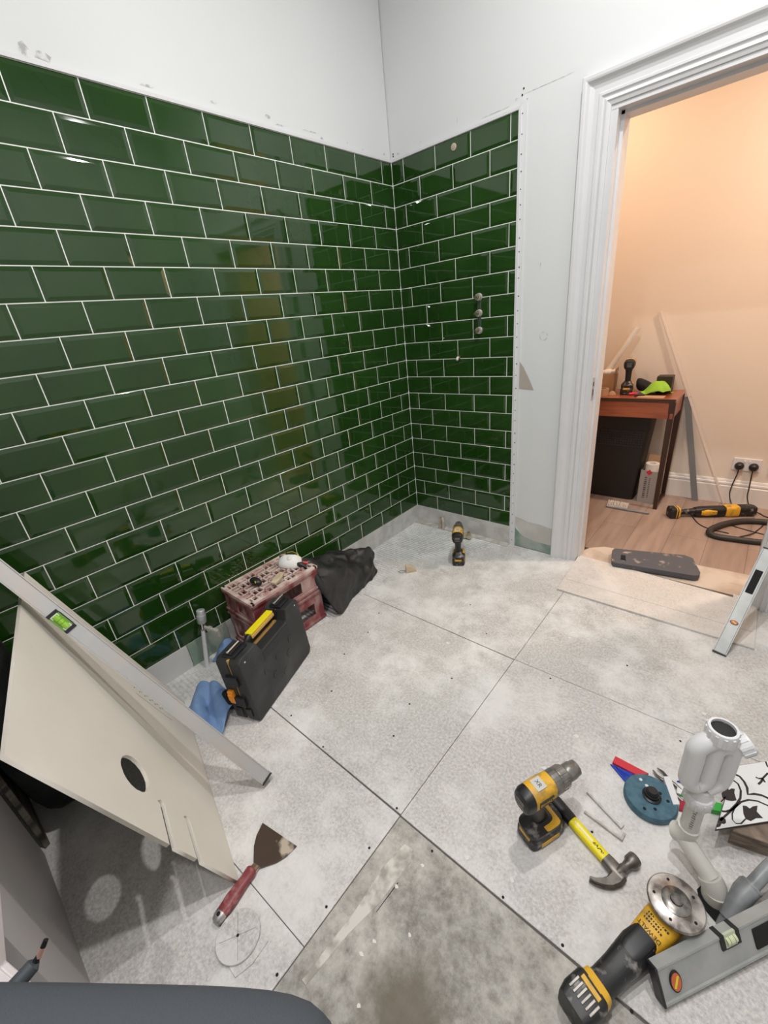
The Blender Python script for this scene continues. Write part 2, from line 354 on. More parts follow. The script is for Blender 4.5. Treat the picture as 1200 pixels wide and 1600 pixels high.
# marks on the bare wall: torn paper, filler, pencil ring
wx = M_PLASTER
plate('torn_patch', [[(XT + .01, .985), (.852, .978), (.828, 1.03), (.79, 1.10), (XT + .01, 1.155)]], .0008, mat('torn_paper', (.42, .375, .33), .9), wb, Matrix.Translation((0, .0035, 0)) @ Matrix.Rotation(PI / 2, 4, 'X'))
plate('filler_patch', [[(XT + .03, .205), (.80, .20), (.86, .185), (.93, .185), (1.012, .17), (1.012, .06), (.90, .062), (.82, .08), (XT + .03, .15)]], .001, mat('filler', (.50, .485, .45), .9, c2=(.58, .56, .53), scale=8), wb, Matrix.Translation((0, .0034, 0)) @ Matrix.Rotation(PI / 2, 4, 'X'))
plate('bare_board_patch', [[(XT + .01, .20), (.775, .12), (.81, .09), (.90, .062), (1.012, .06), (1.012, .0), (XT + .01, .0)]], .0012, mat('green_board', (.20, .29, .24), .9, c2=(.38, .42, .38), scale=10), wb, Matrix.Translation((0, .0037, 0)) @ Matrix.Rotation(PI / 2, 4, 'X'))
M_SMUDGE = mat('grey_smudge', (.42, .42, .43), .8, c2=(.70, .70, .70), scale=60)
def smudge(pts, parent, mp):
    s = MB(); s.bm.faces.new([s.bm.verts.new(mp(*p)) for p in pts]); s.obj('smudge', M_SMUDGE, parent)
ringp = arc(.892, 1.247, .022, 0, 330, 20) + arc(.892, 1.247, .017, 330, 0, 20)
plate('pencil_ring', [ringp], .0006, M_SMUDGE, wb, Matrix.Translation((0, .0037, 0)) @ Matrix.Rotation(PI / 2, 4, 'X'))
for (y, z, w, h) in [(-1.60, 2.20, .045, .02), (-1.645, 2.195, .03, .035), (-1.30, 2.207, .05, .006), (-1.05, 2.215, .03, .008), (-.80, 2.22, .03, .012), (-.74, 2.205, .05, .005), (-.57, 2.215, .09, .004), (-.50, 2.20, .02, .008), (-.33, 2.21, .008, .008), (-.22, 2.2, .008, .008), (-.05, 2.205, .02, .014)]:
    q = [(y - w / 2, z), (y - w * .3, z + h * .8), (y + w * .1, z + h), (y + w / 2, z + h * .5), (y + w * .3, z - h * .2)]
    smudge(q, wl, lambda a, c: (-.0034, a, c))
for (x, z, w, h) in [(.05, 2.203, .02, .01), (.20, 2.212, .012, .006), (.42, 2.22, .004, .03), (.62, 2.204, .14, .003), (.72, 2.215, .01, .01), (.86, 2.225, .22, .002), (.86, 1.55, .006, .03)]:
    q = [(x - w / 2, z), (x - w * .3, z + h), (x + w / 2, z + h * .7), (x + w * .3, z - h * .1)]
    smudge(q, wb, lambda a, c: (a, .0034, c))
for (x, z) in [(XT + .016, 2.245), (XT + .01, 2.225), (XT + .03, 2.205), (.016, 2.215), (.016, 2.205)]:
    MB().cyl((x, .002, z), (x, .005, z), .0035, seg=8).obj('nail_hole', M_DARK, wb)

# door casing (architrave) : moulded profile swept round the opening
def casing(name, path_in, path_out, zdir):
    pass
prof = [(0.0, .0), (0.0, .012), (.012, .016), (.016, .020), (.026, .016), (.032, .017), (.036, .022), (.044, .022), (.047, .018), (.064, .018), (.082, .024), (.090, .034), (.096, .036), (.106, .036), (.110, .030), (.110, .0)]
s = MB(); R = []
for (cx, cz, dx, dz) in [(DX0 - .008, -.0, -1, 0), (DX0 - .008, DZ + .004, -1, 1), (DX1 + .008, DZ + .004, 1, 1), (DX1 + .008, -.0, 1, 0)]:
    R.append([s.bm.verts.new((cx + dx * w, -d + .004, cz + dz * w)) for w, d in prof])
for a, c in zip(R, R[1:]):
    for i in range(len(a) - 1): s.bm.faces.new((a[i], a[i + 1], c[i + 1], c[i]))
    s.bm.faces.new((a[-1], a[0], c[0], c[-1]))
s.bm.faces.new(R[0]); s.bm.faces.new(R[-1][::-1])
dr = struct(s.obj('door_1', M_GLOSSW))
# jamb lining and stop, hall-side casing
MB().bx(DX0 - .008, DX0 + .018, -.002, .125, 0, DZ + .02).bx(DX1 - .018, DX1 + .008, -.002, .125, 0, DZ + .02).bx(DX0 - .008, DX1 + .008, -.003, .126, DZ - .012, DZ + .02).obj('door_lining', M_GLOSSW, dr)
MB().bx(DX0 + .018, DX0 + .03, .045, .125, 0, DZ - .012).bx(DX1 - .03, DX1 - .018, .045, .125, 0, DZ - .012).bx(DX0 + .018, DX1 - .018, .045, .125, DZ - .024, DZ - .012).obj('door_stop', M_GLOSSW, dr)
MB().bx(DX0 - .1, DX0 + .005, .12, .14, 0, DZ + .1).bx(DX1 - .005, DX1 + .1, .12, .14, 0, DZ + .1).bx(DX0 - .1, DX1 + .1, .12, .14, DZ, DZ + .1).obj('hall_casing', M_GLOSSW, dr, bevel=.004)
MB().bx(DX0 + .0175, DX0 + .0195, .010, .032, .93, 1.04).obj('strike_plate', mat('plate_metal', (.35, .33, .33), .35, .9, c2=(.6, .58, .58), scale=50), dr, bevel=.0005)
MB().bx(DX0 + .019, DX0 + .0198, .014, .026, .955, .985).bx(DX0 + .019, DX0 + .0198, .014, .026, 1.0, 1.02).obj('keep_hole', M_DARK, dr)

# ---- floor
fl = struct(MB().bx(-.12, 2.62, -3.42, .0, -.12, -.006).obj('floor', mat('dusty_subfloor', (.13, .12, .11), .9)))
def slab(pts, m, z=0.0, th=.012, name='floor_board'):
    o = MB().prism(pts, Matrix.Translation((0, 0, z - th)), th).obj(name, m, fl, bevel=.0008, seg=1); return o
G = .0010
slab([(0, -2.00), (.30, -1.98), (.42, -1.72), (.29, -1.27), (.300, -.93), (.300, -.60), (0, -.60)], M_FCOMB, z=.0006)
slab([(0, -1.722 + G), (0, -.930 - G), (1.2 - G, -.925 - G), (1.2 - G, -1.72 + G)], M_FB)
slab([(0, -.930 + G), (1.2 - G, -.922 + G), (1.2 - G, -.0), (0, -.0)], M_FB)
slab([(0, -.0), (0, -.56), (.30, -.56), (.36, -.40), (.52, -.30), (.70, -.05), (.70, -.0)], M_FCOMB, z=.0012, th=.002, name='adhesive_skim')
slab([(1.2 + G, -.922 + G), (2.55, -.885 + G), (2.55, 0), (1.2 + G, 0)], M_FB)
slab([(1.2 + G, -.922 - G), (2.55, -.885 - G), (2.55, -1.726 + G), (1.2 + G, -1.722 + G)], M_FB2)
slab([(0, -1.722 - G), (1.2 - G, -1.724 - G), (1.2 - G, -2.108), (0, -2.16)], M_FB2)
slab([(0, -2.162), (1.2 - G, -2.110), (1.2 - G, -3.3), (0, -3.3)], M_FB2)
slab([(1.2 + G, -1.724 - G), (1.90, -1.728 - G), (1.90, -3.3), (1.2 + G, -3.3)], M_FCON, z=-.003)
slab([(1.902, -1.728 - G), (2.55, -1.73 - G), (2.55, -3.3), (1.902, -3.3)], M_FB2)
# trench lines and plaster smear in the old concrete
slab([(1.245, -1.86), (1.258, -1.775), (1.285, -1.772), (1.30, -1.80), (1.29, -1.93), (1.27, -2.02), (1.255, -2.15), (1.24, -2.15), (1.25, -1.98)], mat('plaster_smear', (.66, .63, .58), .9, c2=(.36, .34, .30), scale=20, lo=.44, hi=.60, detail=12), z=-.0015, th=.003, name='plaster_smear')
slab([(1.300, -1.86), (1.3025, -1.86), (1.300, -1.90), (1.297, -1.945), (1.2955, -1.945), (1.298, -1.90)], M_DARK, z=-.0022, th=.002, name='floor_crack')
# threshold board laid over the floor in front of the door
thr = MB().prism([(1.165, -.334), (1.973, -.327), (1.968, .06), (1.875, .06), (1.875, .03), (1.148, .062)], Matrix.Translation((0, 0, 0.001)), .009).obj('cement_board_strip', M_FTHR, bevel=.0008, seg=1)
tag(thr, 'long pale cement board strip laid across the doorway threshold', 'board')
MB().prism([(1.17, -.222), (1.965, -.215), (1.965, -.2135), (1.17, -.2205)], Matrix.Translation((0, 0, .0095)), .0008).obj('score_line', mat('score_grey', (.28, .26, .24), .9), thr)

# skirting remains on the floor at the back wall
MB().bx(.004, XT, -.045, -.003, -.001, .006).obj('screed_ridge', mat('pale_screed', (.60, .58, .54), .9, c2=(.42, .40, .35), scale=20), fl)

# ---- hallway beyond the door
HY = 1.27
hf = struct(MB().bx(-1.4, 3.6, .19, HY + .1, -.08, .001).obj('floor_hall', M_VINYL))
MB().prism([(1.13, .06), (1.9, .06), (1.93, .30), (1.76, .285), (1.36, .262), (1.24, .245), (1.17, .19), (1.14, .12)], Matrix.Translation((0, 0, -.01)), .0125).obj('worn_subfloor', M_PLY, hf)
struct(MB().bx(-1.4, 3.6, HY, HY + .1, 0, 2.7).obj('wall_hall_back', M_HALLW))
struct(MB().bx(-1.5, -1.4, .12, HY + .1, 0, 2.7).obj('wall_hall_left', M_HALLW))
struct(MB().bx(3.6, 3.7, .12, HY + .1, 0, 2.7).obj('wall_hall_right', M_HALLW))
struct(MB().bx(-1.4, DX0 - .1, .1205, .13, 0, 2.7).bx(DX1 + .1, 3.6, .1205, .13, 0, 2.7).bx(DX0 - .1, DX1 + .1, .1205, .13, DZ + .1, 2.7).obj('wall_hall_front', M_HALLW))
struct(MB().bx(-1.5, 3.7, .12, HY + .1, 2.7, 2.78).obj('ceiling_hall', M_CEIL))
s = MB(); pr = [(0, 0), (.018, 0), (.018, .125), (.012, .130), (.012, .136), (.016, .140), (.014, .150), (.010, .156), (.010, .160), (.006, .170), (0, .172)]
a = [s.bm.verts.new((-1.4, HY - d, z)) for d, z in pr]; c = [s.bm.verts.new((3.6, HY - d, z)) for d, z in pr]; s.loft([a, c])
struct(s.obj('baseboard_hall', M_SKIRT))
s = MB().bx(2.0, 2.5, -.012, .004, 0.012, .14); struct(s.obj('baseboard_right', M_GLOSSW))


# ================================================================== TOOLS
def make_drill(label, M, group=None, brandside=1):
    t = thing('cordless_drill', label, 'drill', M=M, group=group)
    # battery
    bt = MB().zsecs([(0.0, .002, 0, .058, .034), (.006, .002, 0, .062, .038), (.030, .002, 0, .062, .038), (.046, .0, 0, .056, .034)], 20, 6).obj('battery', M_BLACKD, t, bevel=.002)
    MB().bx(-.061, -.048, -.020, .020, .033, .046).obj('battery_latch', M_YEL, bt, bevel=.003)
    MB().bx(-.030, .035, -.0395, -.037, .010, .024).obj('battery_sticker', M_YEL, bt)
    MB().bx(-.030, .035, .037, .0395, .010, .024).obj('battery_sticker', M_YEL, bt)
    MB().zsecs([(.046, 0, 0, .060, .036), (.060, -.002, 0, .060, .037), (.072, -.006, 0, .036, .028), (.085, -.010, 0, .024, .020)], 20, 4).obj('foot_plate', M_BLACKD, t, smooth='auto')
    MB().zsecs([(.062, .014, 0, .034, .0375), (.075, .006, 0, .026, .030)], 20, 4).obj('foot_trim', M_YEL, t, smooth='auto')
    MB().zsecs([(.078, -.012, 0, .021, .017), (.10, -.018, 0, .022, .0175), (.125, -.023, 0, .022, .018), (.150, -.026, 0, .025, .020), (.172, -.022, 0, .034, .024)], 20, 2.6).obj('handle', M_BLACK, t, smooth='auto')
    tr = MB().secs([(-.004, 0, .138, .008, .018), (.010, 0, .140, .008, .016), (.016, 0, .142, .006, .010)], 12, 3); tr.obj('trigger', M_BLACK, t, smooth='auto')
    MB().secs([(-.066, 0, .197, .029, .030), (-.05, 0, .197, .032, .034), (-.01, 0, .197, .032, .034), (.022, 0, .197, .030, .033)], 24, 2.8).obj('motor_housing', M_YEL, t, smooth='auto')
    MB().secs([(-.080, 0, .195, .020, .022), (-.076, 0, .195, .028, .030), (-.064, 0, .196, .0325, .0345), (-.052, 0, .197, .0328, .0348)], 24, 2.6).obj('rear_cap', M_BLACK, t, smooth='auto')
    for k in range(3): MB().bx(-.0815, -.0795, -.014, .014, .184 + k * .009, .188 + k * .009).obj('vent', M_GREYM, t)
    MB().lathe([(0, .030), (.08, .033), (.42, .033), (.5, .030)] + [(.52, .031), (.92, .030), (1, .024)], (.020, 0, .197), (.078, 0, .197), 24).obj('torque_collar', M_GREYM, t, bevel=.001)
    rb = MB()
    for k in range(10):
        a = 2 * PI * k / 10; rb.box((.058, .0305 * math.cos(a), .197 + .0305 * math.sin(a)), (.022, .004, .004), Matrix.Rotation(a, 3, 'X'))
    rb.obj('collar_rib', M_GREYM, t, bevel=.0008)
    ch = MB().lathe([(0, .021), (.1, .024), (.55, .024), (.62, .022), (.9, .021), (1, .013)], (.078, 0, .197), (.124, 0, .197), 24).obj('chuck', M_GREYM, t, smooth='auto')
    MB().cyl((.1235, 0, .197), (.1245, 0, .197), .007).obj('chuck_jaw', M_DARK, ch)
    for sg in (1, -1):
        MM = Matrix.Translation((-.018, -sg * .0335, .197)) @ (Matrix.Rotation(PI / 2, 4, 'X') if sg > 0 else Matrix.Rotation(PI, 4, 'Z') @ Matrix.Rotation(PI / 2, 4, 'X'))
        MB().box((-.018, -sg * .0325, .197), (.048, .003, .022)).obj('name_plate', M_BLACK, t, bevel=.001)
        text('lettering', 'DEWALT', .0115, Matrix.Translation((0, -sg * .0009, 0)) @ MM, M_YEL, t)
    MM = Matrix.Translation((-.02, 0, .2315)) @ Matrix.Rotation(-PI / 2, 4, 'Z')
    MB().box((-.02, 0, .2305), (.030, .034, .002)).obj('top_label', mat('silver_label', (.55, .55, .53), .4), t)
    text('lettering', 'XR', .016, MM, M_INK, t)
    return t
def yaw(x, y, z, deg): return Matrix.Translation((x, y, z)) @ Matrix.Rotation(math.radians(deg), 4, 'Z')
make_drill('yellow and black cordless drill standing on its battery beside the claw hammer', yaw(1.552, -1.508, 0, 66))
make_drill('small yellow and black cordless drill standing near the tiled corner, seen from behind', yaw(.569, -.35, 0, 119))

# ---- claw hammer, lying on its side
M = frame((1.750, -1.488, .014), (-.925, .378, 0), z=(0, 0, 1))
t = thing('claw_hammer', 'claw hammer with black and yellow handle lying flat on the floor', 'hammer', M=M)
MB().secs([(.015, 0, 0, .0150, .011), (.08, 0, 0, .0160, .012), (.145, 0, 0, .0150, .012)], 16, 2.8).obj('shaft', M_YELB, t, smooth='auto')
MB().secs([(.143, 0, 0, .0175, .0135), (.20, 0, 0.001, .0195, .0145), (.25, 0.001, .001, .0175, .0135), (.285, .003, .001, .0205, .0140), (.292, .003, .001, .014, .010)], 16, 2.6).obj('rubber_grip', M_BLACK, t, smooth='auto')
MB().secs([(-.019, 0, 0, .014, .012), (.004, 0, 0, .018, .0135), (.022, 0, 0, .0175, .013), (.034, 0, 0, .0165, .012)], 16, 3).obj('socket', M_DSTEEL, t, smooth='auto')
hd = MB().lathe([(0, .012), (.25, .013), (.42, .0105), (.60, .0125), (.70, .0175), (.95, .0180), (1, .0165)], (-.004, .004, .002), (-.006, -.066, .004), 20).obj('head', M_DSTEEL, t, smooth='auto')
cl = MB()
pth = [(-.006, .0), (-.010, .018), (-.008, .036), (.000, .052), (.012, .066), (.024, .074)]
for sg in (1, -1):
    R = []
    for i, (x, y) in enumerate(pth):
        f = i / 5; w = .014 * (1 - f) + .006; th = .017 * (1 - f) + .0032
        off = sg * (0.002 + f * .006); tx = (pth[min(i + 1, 5)][0] - pth[max(i - 1, 0)][0]); ty = (pth[min(i + 1, 5)][1] - pth[max(i - 1, 0)][1]); l = math.hypot(tx, ty); nx, ny = -ty / l, tx / l
        R.append([cl.bm.verts.new((x + nx * a * th, y + ny * a * th, off + b * w * .45)) for a, b in ((-.7, -1), (.7, -1), (1, 0), (.7, 1), (-.7, 1), (-1, 0))])
    cl.loft(R)
cl.obj('claw', M_DSTEEL, t, smooth='auto')
mk = MB()
for k in range(9):
    mk.box((.042 + k * .0035 + (k % 2) * .001, .002 * math.sin(k * 2), .0122), (.0016, .004 + (k % 3) * .002, .0006), Matrix.Rotation(k * .7, 3, 'Z'))
mk.obj('printed_mark', M_INK, t)
MB().bx(.075, .135, -.003, .003, .0110, .0124).obj('printed_stripe', mat('pale_print', (.85, .82, .55), .4), t)

# ---- two thin L shaped board cuttings
def strip(label, a, b, c, w=.006):
    a, b, c = Vector(a), Vector(b), Vector(c)
    d = (b - a).normalized(); n = Vector((-d.y, d.x, 0)); n = n if n.dot(c - b) > 0 else -n
    e = (c - b).normalized() * max((c - b).length, .012)
    s = MB().prism([(a.x, a.y), (b.x, b.y), (b.x + e.x, b.y + e.y), (b.x + e.x - d.x * w, b.y + e.y - d.y * w), (b.x - d.x * w + n.x * w, b.y - d.y * w + n.y * w), (a.x + n.x * w, a.y + n.y * w)], Matrix.Translation((0, 0, .001)), .008)
    tag(s.obj('board_strip', mat('cut_strip', (.60, .58, .55), .8, c2=(.45, .43, .40), scale=40)), label, 'offcut')
strip('thin grey board sliver with a hooked end, nearer the blue disc', (1.6225, -1.3211, 0.0000), (1.7313, -1.3675, 0.0000), (1.7357, -1.3515, 0.0000))
strip('thin grey board sliver with a hooked end, nearer the hammer', (1.6350, -1.3844, 0.0000), (1.7422, -1.3983, 0.0000), (1.7444, -1.3741, 0.0000))

# ---- teal backing disc
t = thing('polishing_disc', 'round teal polishing pad with a black knob on the floor', 'polishing pad', (1.776, -1.232, 0))
MB().lathe([(0, .066), (.12, .070), (.8, .070), (1, .067)], (0, 0, .0005), (0, 0, .024), 40).obj('pad', M_TEAL, t, smooth='auto')
for k, (x, y) in enumerate([(-.034, .036), (-.016, .026), (.042, .012), (-.006, -.050), (.018, -.034), (.020, .024)]):
    MB().cyl((x, y, .0235), (x, y, .0248), .0045, seg=12).obj('dust_hole', M_DARK if k > 1 else M_WPVC, t)
kb = MB().lathe([(0, .024), (.3, .025), (.45, .020), (1, .0195)], (.002, .0, .024), (.002, .0, .040), 24).obj('knob', M_BLACK, t, smooth='auto')
MB().lathe([(0, .017), (.5, .016), (1, .012)], (.002, 0, .040), (.002, 0, .052), 24).obj('spindle_nut', M_BLACK, kb, smooth='auto')

# ---- plastic packers and pliers in the heap
def packer(label, m, pts, h, z=0.0005, taper=0.0):
    s = MB(); n = len(pts)
    a = [s.bm.verts.new((p[0], p[1], z)) for p in pts]; b = [s.bm.verts.new((p[0], p[1], z + h * (1 - taper * (i in (1, 2))))) for i, p in enumerate(pts)]
    s.loft([a, b]); return tag(s.obj('plastic_packer', m, bevel=.0006, seg=1), label, 'packer')
packer('long red plastic packer, slid under the edge of the teal pad', M_RED, [(1.6593, -1.1481), (1.7564, -1.1501), (1.7321, -1.1767), (1.6577, -1.1765)], .010)
pb = packer('blue ribbed plastic packer wedged under the teal pad beside the long red one', M_BLUE, [(1.6531, -1.1823), (1.7199, -1.1748), (1.7113, -1.2199)], .006)
for k in range(4):
    f = k / 4; MB().tube([(1.663 + f * .03, -1.180 - f * .010, .0075), (1.700 + f * .015, -1.205 + f * .02, .0075)], .0008, 6).obj('rib', M_BLUE, pb)
pw = packer('white rectangular plastic packer lying across the pliers', M_WPVC, [(1.7927, -1.1467), (1.8094, -1.1341), (1.8458, -1.2105), (1.8316, -1.2229)], .012, z=.014)
packer('small deep red plastic packer beside the end of the white packer', M_DRED, [(1.8445, -1.1802), (1.8573, -1.1736), (1.8579, -1.2109), (1.8478, -1.2156)], .009)
packer('thin blue plastic wedge pointing away from behind the trap pipe', M_BLUE, [(1.8274, -1.1224), (1.8569, -1.0893), (1.8543, -1.1066), (1.8424, -1.1188)], .006)
packer('small white plastic packer between the pliers and the trap pipe', M_WPVC, [(1.8293, -1.1351), (1.8485, -1.1317), (1.8435, -1.1668), (1.8340, -1.1683)], .006, z=.007)
packer('pale green plastic packer tucked behind the trap pipe', M_GREEN, [(1.8414, -1.1415), (1.8557, -1.1355), (1.8555, -1.1641), (1.8443, -1.1638)], .006)
packer('bright green plastic packer next to the corner of the patterned tile', M_GREEN, [(1.9139, -1.1421), (1.9375, -1.1322), (1.9440, -1.1582), (1.9174, -1.1687)], .018)
M = frame((1.800, -1.140, .010), (-.8, .45, 0), z=(0, 0, 1))
t = thing('pliers', 'steel nosed pliers lying half under the white packer', 'pliers', M=M)
for sg in (1, -1):
    MB().tube([(-.012, sg * .002, 0), (.004, sg * .010, 0), (.020, sg * .013, 0), (.036, sg * .009, 0)], [.007, .0065, .005, .003], 10, flat=.7).obj('jaw', M_STEEL, t, smooth='auto')
    MB().tube([(.0, -sg * .003, 0), (-.02, -sg * .010, 0), (-.045, -sg * .014, -.002), (-.065, -sg * .010, -.004)], [.006, .0055, .005, .0045], 10).obj('handle', M_GREYM, t, smooth='auto')
MB().cyl((-.004, 0, -.006), (-.004, 0, .008), .008).obj('pivot', M_CHROME, t, bevel=.001)

# ---- waste pipe with one piece bottle trap
WD = Vector((.8, .6, 0)); TB = Vector((1.869, -1.338, 0))
t = thing('waste_trap', 'white plastic bottle trap on an ivory waste pipe rising from the floor', 'waste pipe', tuple(TB))
def tp(w, z, q=0): return Vector((WD.x * w - WD.y * q, WD.y * w + WD.x * q, z))
A = Vector((1.952, -1.392, 0)) - TB
MB().cyl(A + Vector((0, 0, -.03)), A + Vector((-.004, .001, .030)), .0285, .0280, 28).obj('floor_socket', M_PVC2, t, smooth='auto')
el = [A + Vector((-.004, .001, .018)), A + Vector((-.010, .004, .036)), A + Vector((-.022, .010, .052))]
MB().tube(el, [.0275, .0272, .0262], 24).obj('elbow', M_PVC2, t, smooth='auto')
MB().tube([el[-1] + Vector((.003, -.001, -.004)), (-.010, -.005, .092)], .0212, 24).obj('offset_pipe', M_PVC2, t, smooth='auto')
MB().tube([(-.022, .002, .082), (-.008, -.003, .095), (.0, 0, .115), (0, 0, .130)], [.0235, .0245, .0242, .0242], 24).obj('elbow', M_PVC2, t, smooth='auto')
pp = MB().cyl((0, 0, .12), (0, 0, .24), .0205, seg=28).obj('pipe', M_PVC2, t, smooth='auto')
va = (Vector((1.794, -2.271, 0)) - TB).normalized(); vb = Vector((0, 0, 1))
pm = MB()
for k in range(9): pm.box(Vector((va.x, va.y, 0)) * .0207 + Vector((.003, 0, .150 + k * .0085)), (.006 + (k % 3) * .001, .0008, .004 if k % 4 else .002), Matrix.Rotation(math.atan2(va.y, va.x) + PI / 2, 3, 'Z'))
pm.obj('printed_marks', mat('faint_print', (.25, .25, .27), .6), pp)
s = MB().lathe([(0, .027), (.15, .030), (.8, .031), (1, .028)], (0, 0, .228), (0, 0, .262), 28)
for k in range(12):
    a = 2 * PI * k / 12; s.box((.0305 * math.cos(a), .0305 * math.sin(a), .245), (.003, .003, .026), Matrix.Rotation(a, 3, 'Z'))
s.obj('lower_nut', M_WPVC, t, smooth='auto')
s = MB().lathe([(0, .024), (1, .021)], (0, 0, .258), (0, 0, .290), 28); s.obj('outlet_neck', M_WPVC, t, smooth='auto')
ctrl = [(.008, .462), (-.018, .452), (-.037, .432), (-.038, .40), (-.038, .345), (-.036, .318), (-.019, .302), (-.001, .318), (0, .345), (0, .405), (.002, .428), (.018, .442), (.036, .428), (.038, .40), (.038, .345), (.034, .315), (.018, .298), (.003, .288)]
pts = []
for i in range(len(ctrl) - 1):
    p0, p1, p2, p3 = [ctrl[min(max(i + j, 0), len(ctrl) - 1)] for j in (-1, 0, 1, 2)]
    for q in range(4):
        f = q / 4; cr = [0.5 * ((2 * p1[c]) + (-p0[c] + p2[c]) * f + (2 * p0[c] - 5 * p1[c] + 4 * p2[c] - p3[c]) * f * f + (-p0[c] + 3 * p1[c] - 3 * p2[c] + p3[c]) * f ** 3) for c in (0, 1)]
        pts.append(tp(cr[0], cr[1]))
bd = MB(); bd.tube(pts, .0208, 20); bo = bd.obj('trap_body', M_WPVC, t, smooth=True)
MB().box((0, 0, 0), (.098, .014, .13)).xf(Matrix.Translation(tp(0, .372)) @ Matrix.Rotation(math.atan2(.6, .8), 4, 'Z')).obj('web', M_WPVC, bo, bevel=.008)
nt_ = MB()
def nut(mb, p0, p1, ro, ri, seg=12):
    a = (Vector(p1) - Vector(p0)).normalized()
    mb.lathe([(0, ri), (0, ro), (.85, ro), (.98, ro * .94), (1, ri), (.3, ri * .96)], p0, p1, seg * 2, False)
    u = a.orthogonal().normalized(); v = a.cross(u); L = (Vector(p1) - Vector(p0)).length
    for k in range(seg):
        th = 2 * PI * k / seg; c = Vector(p0) + a * L * .45 + (u * math.cos(th) + v * math.sin(th)) * ro
        mb.box(c, (.0035, .006, L * .8), Matrix((u * math.cos(th) + v * math.sin(th), -u * math.sin(th) + v * math.cos(th), a)).transposed())
nut(nt_, tp(.006, .462), tp(.006, .496), .0305, .0235); no = nt_.obj('top_nut', M_WPVC, t, smooth='auto')
MB().cyl(tp(.006, .474), tp(.006, .489), .0232, seg=28).obj('rubber_seal', M_BLACKD, no, smooth='auto')
MB().lathe([(0, .0195), (1, .0195)], tp(.038, .425), tp(.052, .436), 24).obj('side_neck', M_WPVC, t, smooth='auto')
nt_ = MB(); nut(nt_, tp(.048, .432), tp(.074, .448), .0240, .0175, 10); no = nt_.obj('side_nut', M_WPVC, t, smooth='auto')
MB().cyl(tp(.050, .433), tp(.058, .438), .0174, seg=24).obj('plug_disc', mat('dull_white', (.60, .60, .58), .5), no)
hole = MB()
MB().prism([(1.915, -1.400), (1.925, -1.43), (1.955, -1.447), (1.985, -1.46), (1.99, -1.43), (1.975, -1.37), (1.93, -1.365)], Matrix.Translation((0, 0, -.002)), .0026).obj('floor_hole', M_DARK, fl)

# ---- grey waste pipe with a swept joint
t = thing('grey_waste_pipe', 'thin grey plastic pipe with a swept joint next to the white waste pipe', 'pipe')
MB().tube([(1.972, -1.450, -.01), (1.974, -1.442, .012), (1.982, -1.418, .036)], .0150, 20).obj('stub_pipe', M_GPIPE, t, smooth='auto')
MB().tube([(1.976, -1.436, .022), (1.984, -1.412, .042), (1.988, -1.400, .052), (1.996, -1.382, .063), (2.006, -1.362, .075)], [.0175, .019, .0205, .0215, .0215], 20).obj('joint', M_GPIPE, t, smooth='auto')
MB().cyl((2.0045, -1.365, .0735), (2.0068, -1.3605, .0758), .0222, seg=24).obj('joint_rim', M_GPIPE, t, smooth='auto')
MB().tube([(2.004, -1.366, .073), (2.03, -1.312, .100), (2.10, -1.18, .150), (2.22, -1.00, .195), (2.38, -.86, .20), (2.495, -.84, .20)], .0148, 20).obj('pipe', M_GPIPE, t, smooth='auto')
MB().tube([(1.985, -1.398, .045), (1.990, -1.370, .052), (1.998, -1.345, .052)], [.017, .016, .014], 16).obj('branch', M_GPIPE, t, smooth='auto')
MB().tube([(2.008, -1.385, .06), (2.02, -1.395, .03), (2.03, -1.400, .004)], .0012, 6).obj('wire', M_BLACK, t)

# ---- patterned tile on a brown block
blk = MB().prism([(1.962, -1.232), (2.06, -1.205), (2.115, -1.07), (2.11, -.90), (1.985, -1.02)], Matrix.Translation((0, 0, .0005)), .055).obj('stone_block', M_TBACK, bevel=.003)
tag(blk, 'dark brown streaked block under the patterned tile', 'block')
t = thing('patterned_tile', 'black and white floral patterned floor tile resting on a brown block', 'tile', (0, 0, 0))
MB().prism([(1.927, -1.259), (2.105, -1.081), (2.128, -.842), (1.950, -1.020)], Matrix.Translation((0, 0, .0565)), .0075).obj('tile_body', mat('tile_biscuit', (.10, .08, .07), .7), t)
MB().prism([(1.929, -1.257), (2.104, -1.080), (2.127, -.843), (1.952, -1.020)], Matrix.Translation((0, 0, .0640)), .0008).obj('glaze', M_TWHITE, t)
pt = MB()
def ribbon(pts, w=.0032, z=.0650, taper=False):
    w *= 1.5
    pts = [Vector((p[0], p[1], z)) for p in pts]; n = len(pts); a = []; b = []
    for i, p in enumerate(pts):
        d = (pts[min(i + 1, n - 1)] - pts[max(i - 1, 0)]).normalized(); nn = Vector((-d.y, d.x, 0)) * w / 2
        a.append(pt.bm.verts.new(p + nn)); b.append(pt.bm.verts.new(p - nn))
    for i in range(n - 1): pt.bm.faces.new((a[i], a[i + 1], b[i + 1], b[i]))
def blob(pts, z=.0650): pt.bm.faces.new([pt.bm.verts.new((p[0], p[1], z)) for p in pts])
k = .0648
ribbon([(1.9517, -1.0510), (1.9639, -1.0515), (1.9749, -1.0626), (1.9826, -1.0785), (1.9855, -1.1001), (1.9996, -1.0879), (2.0155, -1.0811), (2.0315, -1.0808)], .0045)
ribbon([(1.9482, -1.0743), (1.9624, -1.0802), (1.9698, -1.0988), (1.9705, -1.1244), (1.9640, -1.1497), (1.9531, -1.1779), (1.9442, -1.1896), (1.9349, -1.1957)], .0035)
ribbon([(1.9344, -1.2260), (1.9479, -1.1941), (1.9630, -1.1580), (1.9729, -1.1354), (1.9881, -1.1172), (2.0070, -1.1070), (2.0323, -1.1054)], .0032)
ribbon([(1.9855, -1.1823), (1.9774, -1.2026), (1.9669, -1.2107), (1.9591, -1.2048), (1.9571, -1.1871), (1.9604, -1.1674), (1.9672, -1.1483)], .0022)
